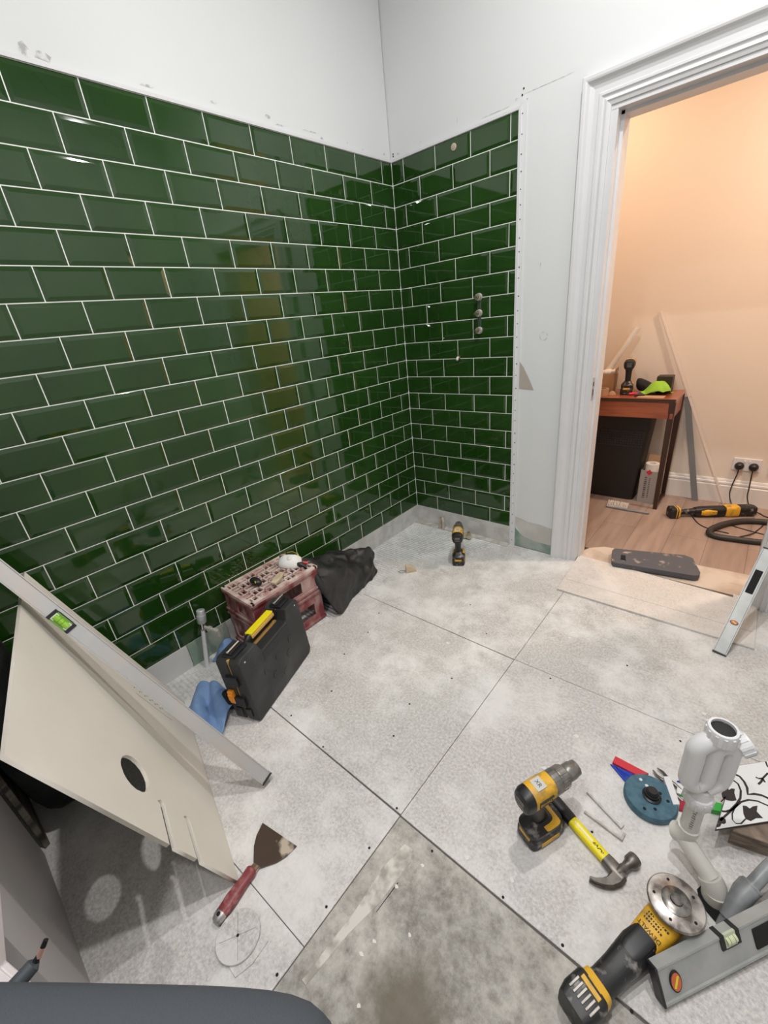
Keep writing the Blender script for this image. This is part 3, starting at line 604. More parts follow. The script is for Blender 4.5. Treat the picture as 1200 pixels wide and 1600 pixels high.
ribbon([(1.9306, -1.1674), (1.9346, -1.1567), (1.9385, -1.1434)], .002)
blob([(1.9290, -1.1401), (1.9334, -1.1236), (1.9392, -1.1122), (1.9446, -1.1151), (1.9490, -1.1064), (1.9566, -1.1024), (1.9566, -1.1167), (1.9632, -1.1376), (1.9539, -1.1472), (1.9427, -1.1531), (1.9326, -1.1530)])
blob([(1.9768, -1.1450), (1.9846, -1.1401), (1.9922, -1.1433), (1.9985, -1.1310), (2.0077, -1.1216), (2.0070, -1.1418), (2.0209, -1.1529), (2.0065, -1.1639), (1.9964, -1.1810), (1.9855, -1.1823), (1.9800, -1.1697)])
blob([(1.9307, -1.2217), (1.9364, -1.2125), (1.9447, -1.2134), (1.9471, -1.2234), (1.9430, -1.2313), (1.9383, -1.2325), (1.9361, -1.2436), (1.9309, -1.2503), (1.9274, -1.2478), (1.9316, -1.2376), (1.9301, -1.2317)])
ribbon([(1.9993, -1.0277), (2.0067, -1.0277), (2.0148, -1.0201), (2.0255, -0.9925)], .003)
ribbon([(2.0148, -1.0201), (2.0120, -1.0348), (2.0060, -1.0491)], .0035)
ribbon([(2.0148, -1.0217), (2.0202, -1.0314)], .0035)
ribbon([(2.0190, -0.9528), (2.0230, -0.9674), (2.0282, -0.9722)], .003)
pt.obj('floral_pattern', M_TPAT, t)

# ---- angle grinder (upside down, disc uppermost)
gh = Vector((1.874, -1.514, 0)); ge = Vector((1.756, -1.800, 0)); ax = (ge - gh).normalized()
M = frame((gh.x, gh.y, .0), ax, z=(0, 0, 1))
t = thing('angle_grinder', 'yellow and black cordless angle grinder lying with its steel disc uppermost', 'grinder', M=M)
d = MB().lathe([(0, .030), (0, .0575), (.35, .0590), (.7, .056), (.72, .034), (1, .030)], (0, 0, .088), (0, 0, .096), 48, True).obj('cutting_disc', mat('scratched_disc', (.15, .12, .105), .33, .8, c2=(.62, .58, .54), scale=22, lo=.42, hi=.62, detail=12, bump=.15), t, smooth='auto')
MB().lathe([(0, .030), (.2, .030), (.5, .022), (.55, .013), (1, .012)], (0, 0, .096), (0, 0, .106), 32).obj('flange_nut', M_STEEL, t, smooth='auto')
for kk in range(5):
    a = 2 * PI * kk / 5 + .3; MB().cyl((.044 * math.cos(a), .044 * math.sin(a), .0935), (.044 * math.cos(a), .044 * math.sin(a), .0947), .0032, seg=10).obj('disc_hole', M_DARK, d)
MB().lathe([(0, .020), (1, .022)], (0, 0, .066), (0, 0, .089), 24).obj('spindle_collar', M_STEEL, t, smooth='auto')
MB().secs([(-.034, 0, .040, .020, .026), (-.026, 0, .040, .031, .032), (.010, 0, .040, .036, .034), (.050, 0, .042, .037, .034), (.095, 0, .042, .033, .031), (.118, 0, .042, .031, .030)], 24, 3.2).obj('gear_head', M_YEL, t, smooth='auto')
MB().secs([(.060, .034, .036, .010, .010), (.085, .038, .034, .012, .010), (.108, .034, .034, .010, .010)], 14, 2.5).obj('side_ridge', M_YEL, t, smooth='auto')
MB().secs([(.100, 0, .043, .030, .0325), (.135, 0, .043, .0335, .0335), (.160, 0, .043, .0315, .032), (.20, 0, .042, .028, .029), (.245, 0, .041, .027, .028), (.262, 0, .041, .031, .031)], 24, 3.0).obj('handle', M_BLACKD, t, smooth='auto')
MB().secs([(.100, 0, .060, .024, .0175), (.150, 0, .060, .025, .0180), (.165, 0, .059, .020, .0160)], 20, 4).obj('grip_pad', M_BLACK, t, smooth='auto')
MB().secs([(.255, 0, .041, .032, .034), (.272, 0, .041, .034, .038)], 20, 4).obj('battery_mount', M_YEL, t, smooth='auto')
bt = MB().secs([(.270, 0, .040, .034, .038), (.276, 0, .040, .038, .0395), (.315, 0, .040, .039, .0395), (.335, 0, .040, .034, .036)], 20, 6).obj('battery', M_BLACKD, t, smooth='auto')
for kk in range(6): MB().bx(.290, .318, -.026 + kk * .010, -.021 + kk * .010, .078, .0815).obj('battery_rib', M_GREYM, bt, bevel=.0008)
MB().bx(.277, .287, -.022, .022, .0785, .0815).obj('battery_latch', M_YEL, bt, bevel=.001)
tx = Matrix.Translation((.070, 0, .0765)) @ Matrix.Rotation(-PI / 2, 4, 'Z')
for r, (w, n) in enumerate([(.0035, 9), (.0035, 7), (.003, 8)]):
    q = MB()
    for kk in range(n): q.box((.060 + r * .008, -.022 + kk * .0055, .0745), (.004, .0035 if kk % 3 else .002, .0012))
    q.obj('small_print', M_INK, t)
text('lettering', 'DEWALT', .013, Matrix.Translation((.092, 0, .0738)) @ Matrix.Rotation(-PI / 2, 4, 'Z'), M_INK, t)

# ---- spirit levels
def make_level(label, M, L, h, th, vials, m, logo=None, hole=None, capm=M_BLACK, pale=False):
    t = thing('spirit_level', label, 'spirit level', M=M, group=None)
    pr = [(0, 0), (th, 0), (th, h), (0, h), (0, h * .94), (.0022, h * .90), (.0022, h * .10), (0, h * .06)]
    s = MB(); a = [s.bm.verts.new((.004, y, z)) for y, z in pr]; b = [s.bm.verts.new((L - .004, y, z)) for y, z in pr]; s.loft([a, b])
    s.obj('body', m, t)
    for x0, x1 in ((-.001, .005), (L - .005, L + .001)): MB().bx(x0, x1, -.001, th + .001, -.001, h + .001).obj('end_cap', capm, t, bevel=.0015)
    for (x, wv, zt) in vials:
        vb = MB().bx(x - wv / 2 - .011, x - wv / 2, -.0016, th + .001, zt - .030, zt + .0006).bx(x + wv / 2, x + wv / 2 + .011, -.0016, th + .001, zt - .030, zt + .0006).bx(x - wv / 2, x + wv / 2, -.0012, .004, zt - .031, zt - .028).obj('vial_block', M_INK if zt < h else M_INK, t, bevel=.0008)
        MB().bx(x - wv / 2, x + wv / 2, -.0012, .004, zt - .028, zt + .0008).obj('vial_window', mat('vial_backing_pale', (.55, .60, .45), .3) if pale else mat('vial_backing', (.16, .34, .05), .3), t)
        MB().cyl((x - wv / 2 + .002, .0, zt - .014), (x + wv / 2 - .002, .0, zt - .014), .0085, seg=16).obj('vial', mat('vial_pale', (.62, .68, .42), .1, spec=.8) if pale else mat('vial_green', (.30, .62, .04), .1, spec=.8), t, smooth='auto')
        if not pale:
            for q in (-1, 1): MB().box((x + q * (wv / 2 - .004), -.0016, zt - .014), (.010, .003, .020)).obj('white_mount', M_WPVC, t)
        for q in (-.006, .006): MB().cyl((x + q, 0, zt - .014), (x + q + .0009, 0, zt - .014), .0087, seg=16).obj('vial_line', M_INK, t)
    if hole:
        for x0, x1 in hole: MB().bx(x0, x1, -.0012, .004, h * .22, h * .78).obj('hand_hole', M_DARK, t, bevel=.004)
    if logo:
        x, r, mm = logo
        MB().cyl((x, -.0013, h * .5), (x, .003, h * .5), r, seg=28).xf(Matrix.Translation((x, 0, 0)) @ Matrix.Diagonal((.62, 1, 1, 1)) @ Matrix.Translation((-x, 0, 0))).obj('logo_ring', M_INK, t)
        MB().cyl((x, -.0022, h * .5), (x, .003, h * .5), r * .84, seg=28).xf(Matrix.Translation((x, 0, 0)) @ Matrix.Diagonal((.62, 1, 1, 1)) @ Matrix.Translation((-x, 0, 0))).obj('logo_oval', mm, t)
        MB().box((x, -.0024, h * .5), (r * .22, .0008, r * 1.1), Matrix.Rotation(.5, 3, 'Y')).obj('logo_mark', M_YELB, t)
    return t
CAM = Vector((1.794, -2.271, 1.397))
M_ORED = mat('orange_red_logo', (.65, .14, .05), .4)
# left level: leans across the plasterboard sheet
f = Vector((.768, -1.918, .022)); u = (Vector((.375, -2.209, .789)) - f).normalized(); n = CAM - (f + u * .5); n = (n - u * n.dot(u)).normalized()
w = n.cross(u)
M = frame(f + w * -.021 + n * .014, u, -n)
make_level('long silver spirit level with a green vial leaning diagonally across the plasterboard', M, 1.20, .042, .022, [(.826, .050, .042)], M_ALU)
# right level: leans on the door casing
f = Vector((1.865, -.430, .006)); u = (Vector((1.947, -.060, .372)) - f).normalized(); n = CAM - (f + u * .3); n = (n - u * n.dot(u)).normalized(); w = n.cross(u)
M = frame(f - w * .024 + n * .0, u, -n)
make_level('grey spirit level with a small red logo propped against the right door casing', M, .50, .046, .022, [], M_ALUD, logo=(.145, .014, M_ORED), hole=[(.285, .395)])
# lower level lying on its edge by the grinder
u = Vector((.56, .828, .02)).normalized()
ph3 = math.radians(62); M = frame((1.894, -1.686, .014), u, y=(-.83 * math.sin(ph3), .56 * math.sin(ph3), -math.cos(ph3)))
make_level('thick grey spirit level with an orange oval logo lying on its edge beside the grinder', M, .62, .080, .024, [(.195, .030, .0805)], M_ALUD, logo=(.040, .022, M_ORED), hole=[(.255, .36)], pale=True)

# ---- scraper
M = frame((.982, -2.224, .010), (-.042, .225, 0), z=(0, 0, 1))
t = thing('paint_scraper', 'broad rusty scraper with a worn red handle on the floor', 'scraper', M=M)
MB().secs([(.000, 0, .004, .011, .008), (.008, 0, .004, .0155, .012), (.05, 0, .005, .0180, .014), (.095, 0, .005, .0155, .012), (.125, 0, .005, .0165, .012), (.130, 0, .005, .012, .009)], 18, 2.5).obj('handle', M_REDH, t, smooth='auto')
MB().secs([(-.004, 0, .004, .012, .009), (.006, 0, .004, .0162, .0128), (.018, 0, .0045, .0172, .0136)], 18, 2.5).obj('end_cap', mat('worn_grey_cap', (.25, .25, .25), .4, .6, c2=(.5, .48, .46), scale=50), t, smooth='auto')
MB().cyl((.010, 0, .0150), (.010, 0, .0185), .0050, seg=14).obj('hang_hole', M_DARK, t)
MB().prism([(.125, -.012), (.140, -.011), (.155, -.026), (.175, -.046), (.200, -.061), (.236, -.071), (.236, .071), (.200, .061), (.175, .046), (.155, .026), (.140, .011), (.125, .012)], Matrix.Translation((0, 0, .001)) @ Matrix.Rotation(.035, 4, 'Y') @ Matrix.Translation((0, 0, .0)), .0018).obj('blade', M_RUSTB, t, bevel=.0004)
MB().secs([(.124, 0, .005, .012, .007), (.142, 0, .002, .010, .004)], 14, 2.5).obj('ferrule', mat('ferrule_metal', (.30, .22, .15), .4, .8), t, smooth='auto')

# ---- cut disc of board and the sliver under it
cx, cy = 1.052, -2.204
t = thing('board_disc', 'round cut-out of cement board with pencil cross, below the scraper', 'offcut', (cx, cy, 0))
MB().lathe([(0, .0555), (.9, .0555), (1, .0545)], (0, 0, .004), (0, 0, .0115), 48).obj('disc_body', M_FB2, t)
MB().box((0, 0, .0116), (.100, .0009, .0005), Matrix.Rotation(-.55, 3, 'Z')).box((0, 0, .0116), (.0009, .09, .0005), Matrix.Rotation(-.55, 3, 'Z')).obj('pencil_cross', mat('pencil_line', (.25, .24, .23), .9), t)
MB().cyl((0, 0, .0114), (0, 0, .0119), .0036, seg=12).obj('centre_hole', M_DARK, t)
sl = MB().prism([(1.085, -2.250), (1.112, -2.250), (1.124, -2.21), (1.120, -2.16), (1.10, -2.165)], Matrix.Translation((0, 0, .0005)), .003).obj('board_sliver', M_FB2)
tag(sl, 'thin curved board sliver partly under the round cut-out', 'offcut')

# ================================================================== LEANING PLASTERBOARD
A = Vector((.94750, -2.13632, 0.001)); B = Vector((.16630, -1.92894, 0.001)); dd = (B - A).normalized(); nh = Vector((-.25658, -.96652, 0))
th = math.radians(72); up = nh * math.cos(th) + Vector((0, 0, 1)) * math.sin(th)
M = frame(A, dd, y=up)
nz = M.to_3x3() @ Vector((0, 0, 1)); sgn = 1 if nz.dot(CAM - A) > 0 else -1
hc = (.168, .415)
outer = [(0, 0), (.808, 0), (.750, .842), (-.004, .795), (-.002, .317), (.112, .327), (.120, .335), (.130, .320), (.120, .305), (-.002, .294), (0, .204), (.112, .215), (.120, .223), (.130, .208), (.118, .194), (0, .181)]
hole_l = [(hc[0] + (.0545 + random.uniform(-.001, .001)) * math.cos(a * PI / 22), hc[1] + (.0545 + random.uniform(-.001, .001)) * math.sin(a * PI / 22)) for a in range(44)]
t = thing('plasterboard_sheet', 'cream plasterboard sheet with a round hole and two slots leaning at the left', 'plasterboard', M=M)
plate('board_face', [outer, hole_l], .009, M_PB, t, Matrix.Translation((0, 0, -sgn * .0055)))
bv = MB()
bv.bx(.0, .808, -.0002, .003, -.0098 if sgn > 0 else .001, -.001 if sgn > 0 else .0098); bv.obj('paper_edge', M_BOARDE, t)
mk = MB()
for k in range(12):
    mk.box((.60 - .012 * (k % 2), .20 + k * .014, -sgn * .0008), (.004, .009, .0007), Matrix.Rotation(.1 * k, 3, 'Z'))
mk.obj('printed_marks', mat('faint_grey_print', (.30, .29, .27), .9), t)
MB().box((.565, .25, -sgn * .0008), (.0012, .20, .0006), Matrix.Rotation(.05, 3, 'Z')).obj('pencil_line', mat('pencil_line', (.25, .24, .23), .9), t)

# things behind and above the plasterboard at the left edge
t = thing('fabric_bag', 'black padded fabric bag with pale stitching hanging behind the plasterboard', 'bag', (0, 0, 0))
s = MB(); s.zsecs([(.02, .24, -2.37, .12, .07), (.25, .24, -2.38, .19, .08), (.50, .24, -2.40, .20, .08), (.72, .24, -2.40, .19, .07), (.84, .24, -2.40, .14, .06), (.88, .24, -2.40, .05, .03)], 28, 2.6)
rj = random.Random(3)
for v in s.bm.verts: v.co += Vector((rj.uniform(-.02, .02), rj.uniform(-.012, .012), rj.uniform(-.02, .02)))
s.obj('bag_body', M_JACKET, t, smooth=True, sub=2)
M_STIT = mat('stitch_grey', (.32, .32, .31), .8)
s = MB().prism([(.03, -2.478), (.365, -2.465), (.37, -2.480), (.03, -2.495)], Matrix.Translation((0, 0, 0)), .55)
pan = s.obj('wood_pile', mat('dark_streaked_wood', (.035, .028, .022), .7, c2=(.17, .145, .12), scale=3, stretch=(1, 1, 9), lo=.45, hi=.62, detail=4), bevel=.002); tag(pan, 'dark streaky boards stacked in the shadow behind the plasterboard', 'wood')

# white sheet edge and cable at the lower left
s = MB(); pl_ = [(0.9867, -2.4616, 0.7123), (1.0405, -2.4383, 0.6679), (1.0743, -2.4791, 0.5504), (1.1453, -2.4549, 0.5300), (1.1849, -2.4908, 0.5089), (1.1161, -2.5500, 0.5183)]
nn = (Vector(pl_[1]) - Vector(pl_[0])).cross(Vector(pl_[3]) - Vector(pl_[0])).normalized(); nn = nn if nn.y < 0 else -nn
a = [s.bm.verts.new(Vector(p)) for p in pl_]; b = [s.bm.verts.new(Vector(p) + nn * .015) for p in pl_]; s.loft([a, b])
wp = s.obj('white_board', mat('white_board_paint', (.72, .66, .66), .6), bevel=.003); tag(wp, 'white painted board with a pale edge at the lower left edge of view', 'board')
t = thing('cable_end', 'dark grey cable end with bare copper tip poking up at the lower left', 'cable')
p0, p1, p2, p3 = Vector((1.1540, -2.4703, 0.5893)), Vector((1.1485, -2.4443, 0.5909)), Vector((1.1478, -2.4325, 0.5988)), Vector((1.1450, -2.4204, 0.6106))
MB().tube([p0 - (p1 - p0) * 1.5, p0, p1, p1 + (p2 - p1) * .3], [.011, .0115, .0105, .006], 16).obj('sheath', mat('cable_sheath', (.055, .065, .075), .6), t, smooth='auto')
MB().tube([p1, p2, p3], [.0045, .0042, .0035], 12).obj('inner_core', M_BLACK, t, smooth='auto')
MB().tube([p2 - (p3 - p2) * .25, p2 + (p3 - p2) * .45], .0046, 12).obj('copper_core', mat('copper', (.80, .50, .42), .3, .6), t, smooth='auto')

# ================================================================== CASE, CRATE, BAG
X = Vector((-.346, .938, 0)); tilt = math.radians(3.5); Yd = Vector((-.938, -.346, 0))
Zc = (Vector((0, 0, 1)) * math.cos(tilt) + Yd * math.sin(tilt)); Ycase = (Yd * math.cos(tilt) - Vector((0, 0, 1)) * math.sin(tilt))
M = frame((.5430, -1.7930, .002), X, y=Ycase)
t = thing('tool_case', 'black plastic tool case standing on edge with a yellow handle stripe', 'tool case', M=M)
def rrect(x0, x1, z0, z1, r, n=4): return arc(x1 - r, z0 + r, r, -90, 0, n) + arc(x1 - r, z1 - r, r, 0, 90, n) + arc(x0 + r, z1 - r, r, 90, 180, n) + arc(x0 + r, z0 + r, r, 180, 270, n)
def shell(y0, y1, nt, name, m):
    # outline in xz with a notch at the top for the handle
    o = [(0.012, .0), (.395, .0), (.415, .02), (.415, .29), (.40, .308), (.325, .308), (.305, .255), (.130, .255), (.110, .308), (.016, .308), (0, .292), (0, .012)]
    MM = Matrix(((1, 0, 0, 0), (0, 0, 1, 0), (0, 1, 0, 0), (0, 0, 0, 1)))
    s = MB(); a = [s.bm.verts.new((x, y0, z)) for x, z in o]; ins = .006
    cx_, cz_ = .207, .15
    b = [s.bm.verts.new((x, y1, z)) for x, z in o]
    s.loft([a, b]); return s.obj(name, m, t, bevel=.006, seg=3)
shell(.0, .054, 1, 'case_half', M_CASE); shell(.062, .116, 1, 'case_half', M_CASE)
s = MB(); o = [(0.006, .006), (.409, .006), (.409, .300), (.33, .302), (.31, .262), (.125, .262), (.106, .302), (.006, .302)]
a = [s.bm.verts.new((x, .0535, z)) for x, z in o]; b = [s.bm.verts.new((x, .0625, z)) for x, z in o]; s.loft([a, b]); s.obj('seal', M_SEAL, t)
for (px_, pz_) in [(.16, .10), (.20, .16), (.27, .12), (.12, .16), (.30, .17), (.22, .06)]:
    MB().cyl((px_, -.0022, pz_), (px_, .003, pz_), .017, seg=24).cyl((px_, -.003, pz_), (px_, 0, pz_), .005, seg=12).obj('lid_boss', M_CASE, t, bevel=.001)
MB().bx(.125, .31, -.001, .003, .205, .245).obj('recess_panel', M_BLACK, t, bevel=.002)
# carry handle
h = MB().tube([(.118, .058, .262), (.122, .058, .296), (.135, .058, .306), (.30, .058, .306), (.312, .058, .296), (.316, .058, .262)], .0125, 14); ho = h.obj('carry_handle', M_BLACK, t, smooth='auto')
MB().bx(.140, .292, .044, .074, .311, .3215).obj('handle_stripe', M_YELB, ho, bevel=.002)
MB().bx(.140, .292, .040, .046, .296, .310).obj('handle_insert', M_SEAL, ho, bevel=.002)
for x0 in (.015, .325):
    la = MB().bx(x0, x0 + .078, .028, .088, .306, .318).bx(x0 + .004, x0 + .074, .046, .078, .318, .325).obj('top_latch', M_BLACK, t, bevel=.003)
    MB().cyl((x0 + .006, .060, .329), (x0 + .070, .060, .329), .0055, seg=14).obj('latch_pin', M_CHROME, la, smooth='auto')
for z0 in (.085, .19):
    MB().bx(-.012, .004, .030, .086, z0, z0 + .045).obj('hinge_block', M_BLACK, t, bevel=.003)
MB().bx(-.014, .003, .075, .100, .100, .158).bx(-.018, -.010, .080, .098, .115, .145).obj('side_latch', M_ORANGE, t, bevel=.002)
MB().bx(-.006, .003, .02, .05, .03, .07).bx(-.006, .003, .065, .095, .03, .07).obj('foot_rib', M_BLACK, t, bevel=.002)
for xx in (.03, .385):
    MB().cyl((xx, -.0015, .285), (xx, .002, .285), .004, seg=12).obj('rivet', M_CHROME, t)

# crate
CX0, CX1, CY0, CY1, CH = .010, .258, -1.567, -1.190, .313
t = thing('bottle_crate', 'dusty dark red bottle crate upside down against the tiled wall', 'crate', (0, 0, 0))
def wallpanel(name, a, b, wins, th=.006):
    a, b = Vector(a), Vector(b); u = (b - a).normalized(); Lw = (b - a).length; n = Vector((-u.y, u.x, 0))
    MM = Matrix(((u.x, 0, n.x, a.x), (u.y, 0, n.y, a.y), (0, 1, 0, 0), (0, 0, 0, 1)))
    plate(name, [[(0, 0), (Lw, 0), (Lw, CH), (0, CH)]] + [[(x0 * Lw, z0), (x1 * Lw, z0), (x1 * Lw, z1), (x0 * Lw, z1)] for x0, x1, z0, z1 in wins], th, M_CRATE, t, MM)
wallpanel('side_wall', (CX1, CY0), (CX1, CY1), [(.30, .72, .215, .275), (.12, .40, .05, .12), (.50, .86, .05, .12)])
wallpanel('side_wall', (CX0, CY1), (CX0, CY0), [])
wallpanel('end_wall', (CX0, CY0), (CX1, CY0), [(.10, .34, .04, .15), (.42, .75, .215, .28)])
wallpanel('end_wall', (CX1, CY1), (CX0, CY1), [(.3, .7, .215, .28)])
s = MB()
for z in (.014, .175, .20, .300): s.bx(CX1 + .002, CX1 + .010, CY0 - .004, CY1 + .004, z - .006, z + .006).bx(CX0 - .004, CX1 + .008, CY0 - .010, CY0 - .002, z - .006, z + .006)
s.obj('rib', M_CRATE, t, bevel=.001)
s = MB(); nx, ny = 5, 7; z0, z1 = CH - .012, CH + .002
wv = .0085
s.bx(CX0 - .004, CX1 + .008, CY0 - .008, CY0 + .012, z0, z1 + .003).bx(CX0 - .004, CX1 + .008, CY1 - .012, CY1 + .006, z0, z1 + .003).bx(CX0 - .004, CX0 + .012, CY0, CY1, z0, z1 + .003).bx(CX1 - .012, CX1 + .008, CY0, CY1, z0, z1 + .003)
ex, ey = (CX1 - CX0) / nx, (CY1 - CY0) / ny
for i in range(1, nx): s.bx(CX0 + i * ex - wv / 2, CX0 + i * ex + wv / 2, CY0, CY1, z0, z1)
for j in range(1, ny): s.bx(CX0, CX1, CY0 + j * ey - wv / 2, CY0 + j * ey + wv / 2, z0, z1)
for i in range(nx):
    for j in range(ny):
        x, y = CX0 + (i + .5) * ex, CY0 + (j + .5) * ey
        if (i + j) % 2 == 0: s.bx(x - ex / 2, x + ex / 2, y - .0035, y + .0035, z0, z1 - .001)
        else: s.bx(x - .0035, x + .0035, y - ey / 2, y + ey / 2, z0, z1 - .001)
        if (i * 3 + j) % 4 == 1: s.cyl((x, y, z0), (x, y, z1 - .0005), .013, seg=10)
s.obj('base_lattice', M_CRTOP, t, bevel=.001, seg=1)
ZT = CH + .0055
# dust mask on the crate
t = thing('dust_mask', 'white cup dust mask with a yellow strap lying on the crate', 'dust mask', (.128, -1.245, ZT + .004), .6)
t.rotation_euler = (math.radians(14), math.radians(6), math.radians(35))
s = MB(); rings = []
for rr, zz in [(.060, 0), (.061, .006), (.054, .018), (.042, .030), (.026, .039), (.010, .043)]:
    rings.append([s.bm.verts.new((rr * math.cos(2 * PI * k / 26) * 1.05, rr * math.sin(2 * PI * k / 26) * (.88 + .08 * math.cos(4 * PI * k / 26)), zz + .003 * math.sin(6 * PI * k / 26) * (1 - zz / .043))) for k in range(26)])
s.loft(rings); s.obj('cup', mat('mask_white', (.80, .80, .77), .85), t, smooth=True)
MB().tube([(-.055, -.02, .012), (-.030, .035, .034), (.0, .050, .030), (.035, .038, .028), (.058, -.004, .014)], .0028, 8, flat=.5).obj('strap', mat('strap_yellow', (.80, .62, .05), .7), t, smooth='auto')
vv = MB().lathe([(0, .013), (.6, .013), (1, .009)], (.004, -.008, .040), (.004, -.010, .047), 20); vv.obj('valve', mat('valve_white', (.72, .72, .70), .5), t, smooth='auto')
pk = MB()
for k in range(10): pk.box((-.018 + .004 * k, .030 + .0015 * math.sin(k), .0375), (.0022, .003, .0006), Matrix.Rotation(.4, 3, 'X'))
pk.obj('printed_mark', M_INK, t)
o2 = thing('tool_holder', 'small black rubber blob with a yellow fleck sitting on the crate lattice', 'tool', (.14, -1.46, ZT))
s = MB().secs([(-.034, 0, .014, .010, .012), (-.024, 0, .016, .019, .016), (.0, 0, .018, .022, .018), (.022, .002, .015, .018, .015), (.034, .003, .012, .008, .009)], 16, 2.3)
for v in s.bm.verts: v.co += Vector((rj.uniform(-.002, .002), rj.uniform(-.002, .002), abs(rj.uniform(0, .002))))
s.obj('blob_body', M_BLACK, o2, smooth=True, sub=1)
MB().box((.020, -.012, .026), (.004, .004, .010)).obj('yellow_fleck', M_YELB, o2)


tag(MB().prism([(-.05, -.012), (-.02, -.020), (.045, -.016), (.050, .010), (.0, .018), (-.045, .012)], yaw(.200, -1.375, ZT + .0005, -62), .014).obj('wood_offcut', M_WOODP, bevel=.002), 'pale chipped timber offcut on top of the crate', 'offcut')
tag(MB().prism([(-.016, -.014), (.016, -.012), (.018, .012), (-.012, .015)], yaw(.196, -1.200, ZT + .0005, 20), .010).obj('red_packet', mat('coral_plastic', (.75, .12, .12), .5), bevel=.002), 'small coral red packet on the far corner of the crate', 'packet')

# black polythene bag slumped beside the crate
t = None
s = MB()
sec = [(.345, .020, .10, -1.20, .02, .030), (.34, .045, .12, -1.165, .05, .05), (.31, .065, .17, -1.12, .10, .06), (.25, .10, .16, -1.03, .13, .10), (.19, .13, .16, -.96, .14, .13), (.12, .12, .15, -.88, .12, .12), (.10, .10, .16, -.80, .08, .10), (.11, .09, .16, -.73, .05, .09), (.13, .08, .16, -.68, .02, .06)]
# columns of the crumpled sheet: y, xcenter, halfwidth x, top z
cols = [(-1.225, .10, .05, .345), (-1.185, .14, .09, .335), (-1.150, .18, .13, .30), (-1.10, .17, .135, .27), (-1.04, .16, .14, .245), (-.97, .15, .13, .235), (-.90, .145, .115, .21), (-.84, .15, .085, .185), (-.79, .165, .065, .18), (-.74, .170, .055, .175), (-.70, .165, .030, .15), (-.685, .165, .008, .12)]
R = []; rk = random.Random(11)
for ci, (y, xc, hw, zt) in enumerate(cols):
    r = []
    for k in range(22):
        a = PI * k / 21
        fold = .014 * math.sin(5 * a + ci * .9) + .010 * math.sin(9 * a - ci * 1.7)
        x = xc + (hw + fold) * math.cos(a); z = .002 + (zt + fold * 1.2) * math.sin(a) ** .75
        if y < -1.16: z = max(z, .0)
        if y < -1.175: z = max(z, CH + .012)
        r.append(s.bm.verts.new((max(x, .010), y + rk.uniform(-.006, .006), max(z, .002))))
    R.append(r)
for a, b in zip(R, R[1:]):
    for i in range(21): s.bm.faces.new((a[i], a[i + 1], b[i + 1], b[i]))
s.xf(Matrix.Translation((0, -.02, 0))); bg = s.obj('plastic_bag', M_BIN, smooth=True); md = bg.modifiers.new('solid', 'SOLIDIFY'); md.thickness = .002
tx_ = bpy.data.textures.new('crumple', 'VORONOI'); tx_.noise_scale = .075; tx_.weight_1 = -1; tx_.weight_2 = 1
sb = bg.modifiers.new('sub', 'SUBSURF'); sb.levels = 3; sb.render_levels = 3
ds = bg.modifiers.new('disp', 'DISPLACE'); ds.texture = tx_; ds.strength = .035; ds.texture_coords = 'LOCAL'; ds.mid_level = .4
tag(bg, 'crumpled black bin bag slumped between the crate and the corner', 'bag')

# blue cloths
def cloth(name, label, cat, x0, y0, w, d, rot, amp, m, seed, base=.004, n=26, hump=.02):
    rr = random.Random(seed); s = MB(); G_ = []
    ph = [(rr.uniform(14, 45), rr.uniform(14, 45), rr.uniform(0, 6)) for _ in range(5)]
    for i in range(n):
        row = []
        for j in range(n):
            u_, v_ = i / (n - 1) - .5, j / (n - 1) - .5
            edge = 1 + .10 * math.sin(7 * v_ + seed) * (abs(u_) * 2) + .12 * math.sin(6 * u_ + seed * 2) * (abs(v_) * 2)
            x = u_ * w * edge; y = v_ * d * edge
            z = sum(1.6 * abs(math.sin((a * x * 1.3 + b * y + c) * .6)) - .8 for a, b, c in ph) / 5
            q = max(0, 1 - (u_ * u_ + v_ * v_) * 3.2)
            row.append(s.bm.verts.new((x, y, base + max(0, amp * (z + .35)) + hump * q)))
        G_.append(row)
    for i in range(n - 1):
        for j in range(n - 1): s.bm.faces.new((G_[i][j], G_[i + 1][j], G_[i + 1][j + 1], G_[i][j + 1]))
    s.xf(Matrix.Translation((x0, y0, 0)) @ Matrix.Rotation(math.radians(rot), 4, 'Z'))
    o = s.obj(name, m, smooth=True); md = o.modifiers.new('solid', 'SOLIDIFY'); md.thickness = .0025; md.offset = 1
    return tag(o, label, cat)
cloth('blue_cloth', 'blue cloth crumpled on the floor in front of the case end', 'cloth', .320, -1.880, .21, .19, 28, .050, M_BLCL, 5, hump=.025, n=44)
cloth('blue_cloth', 'blue cloth lying against the wall base behind the case', 'cloth', .078, -1.655, .10, .13, 20, .020, M_BLCL, 9, hump=.07)
gl = MB().zsecs([(.001, .36, -1.815, .055, .035), (.05, .36, -1.815, .045, .028), (.075, .36, -1.812, .02, .012)], 16, 2.5).obj('rubber_glove', M_JACKET, smooth=True, sub=1); tag(gl, 'dark glove bunched between the blue cloth and the case', 'glove')

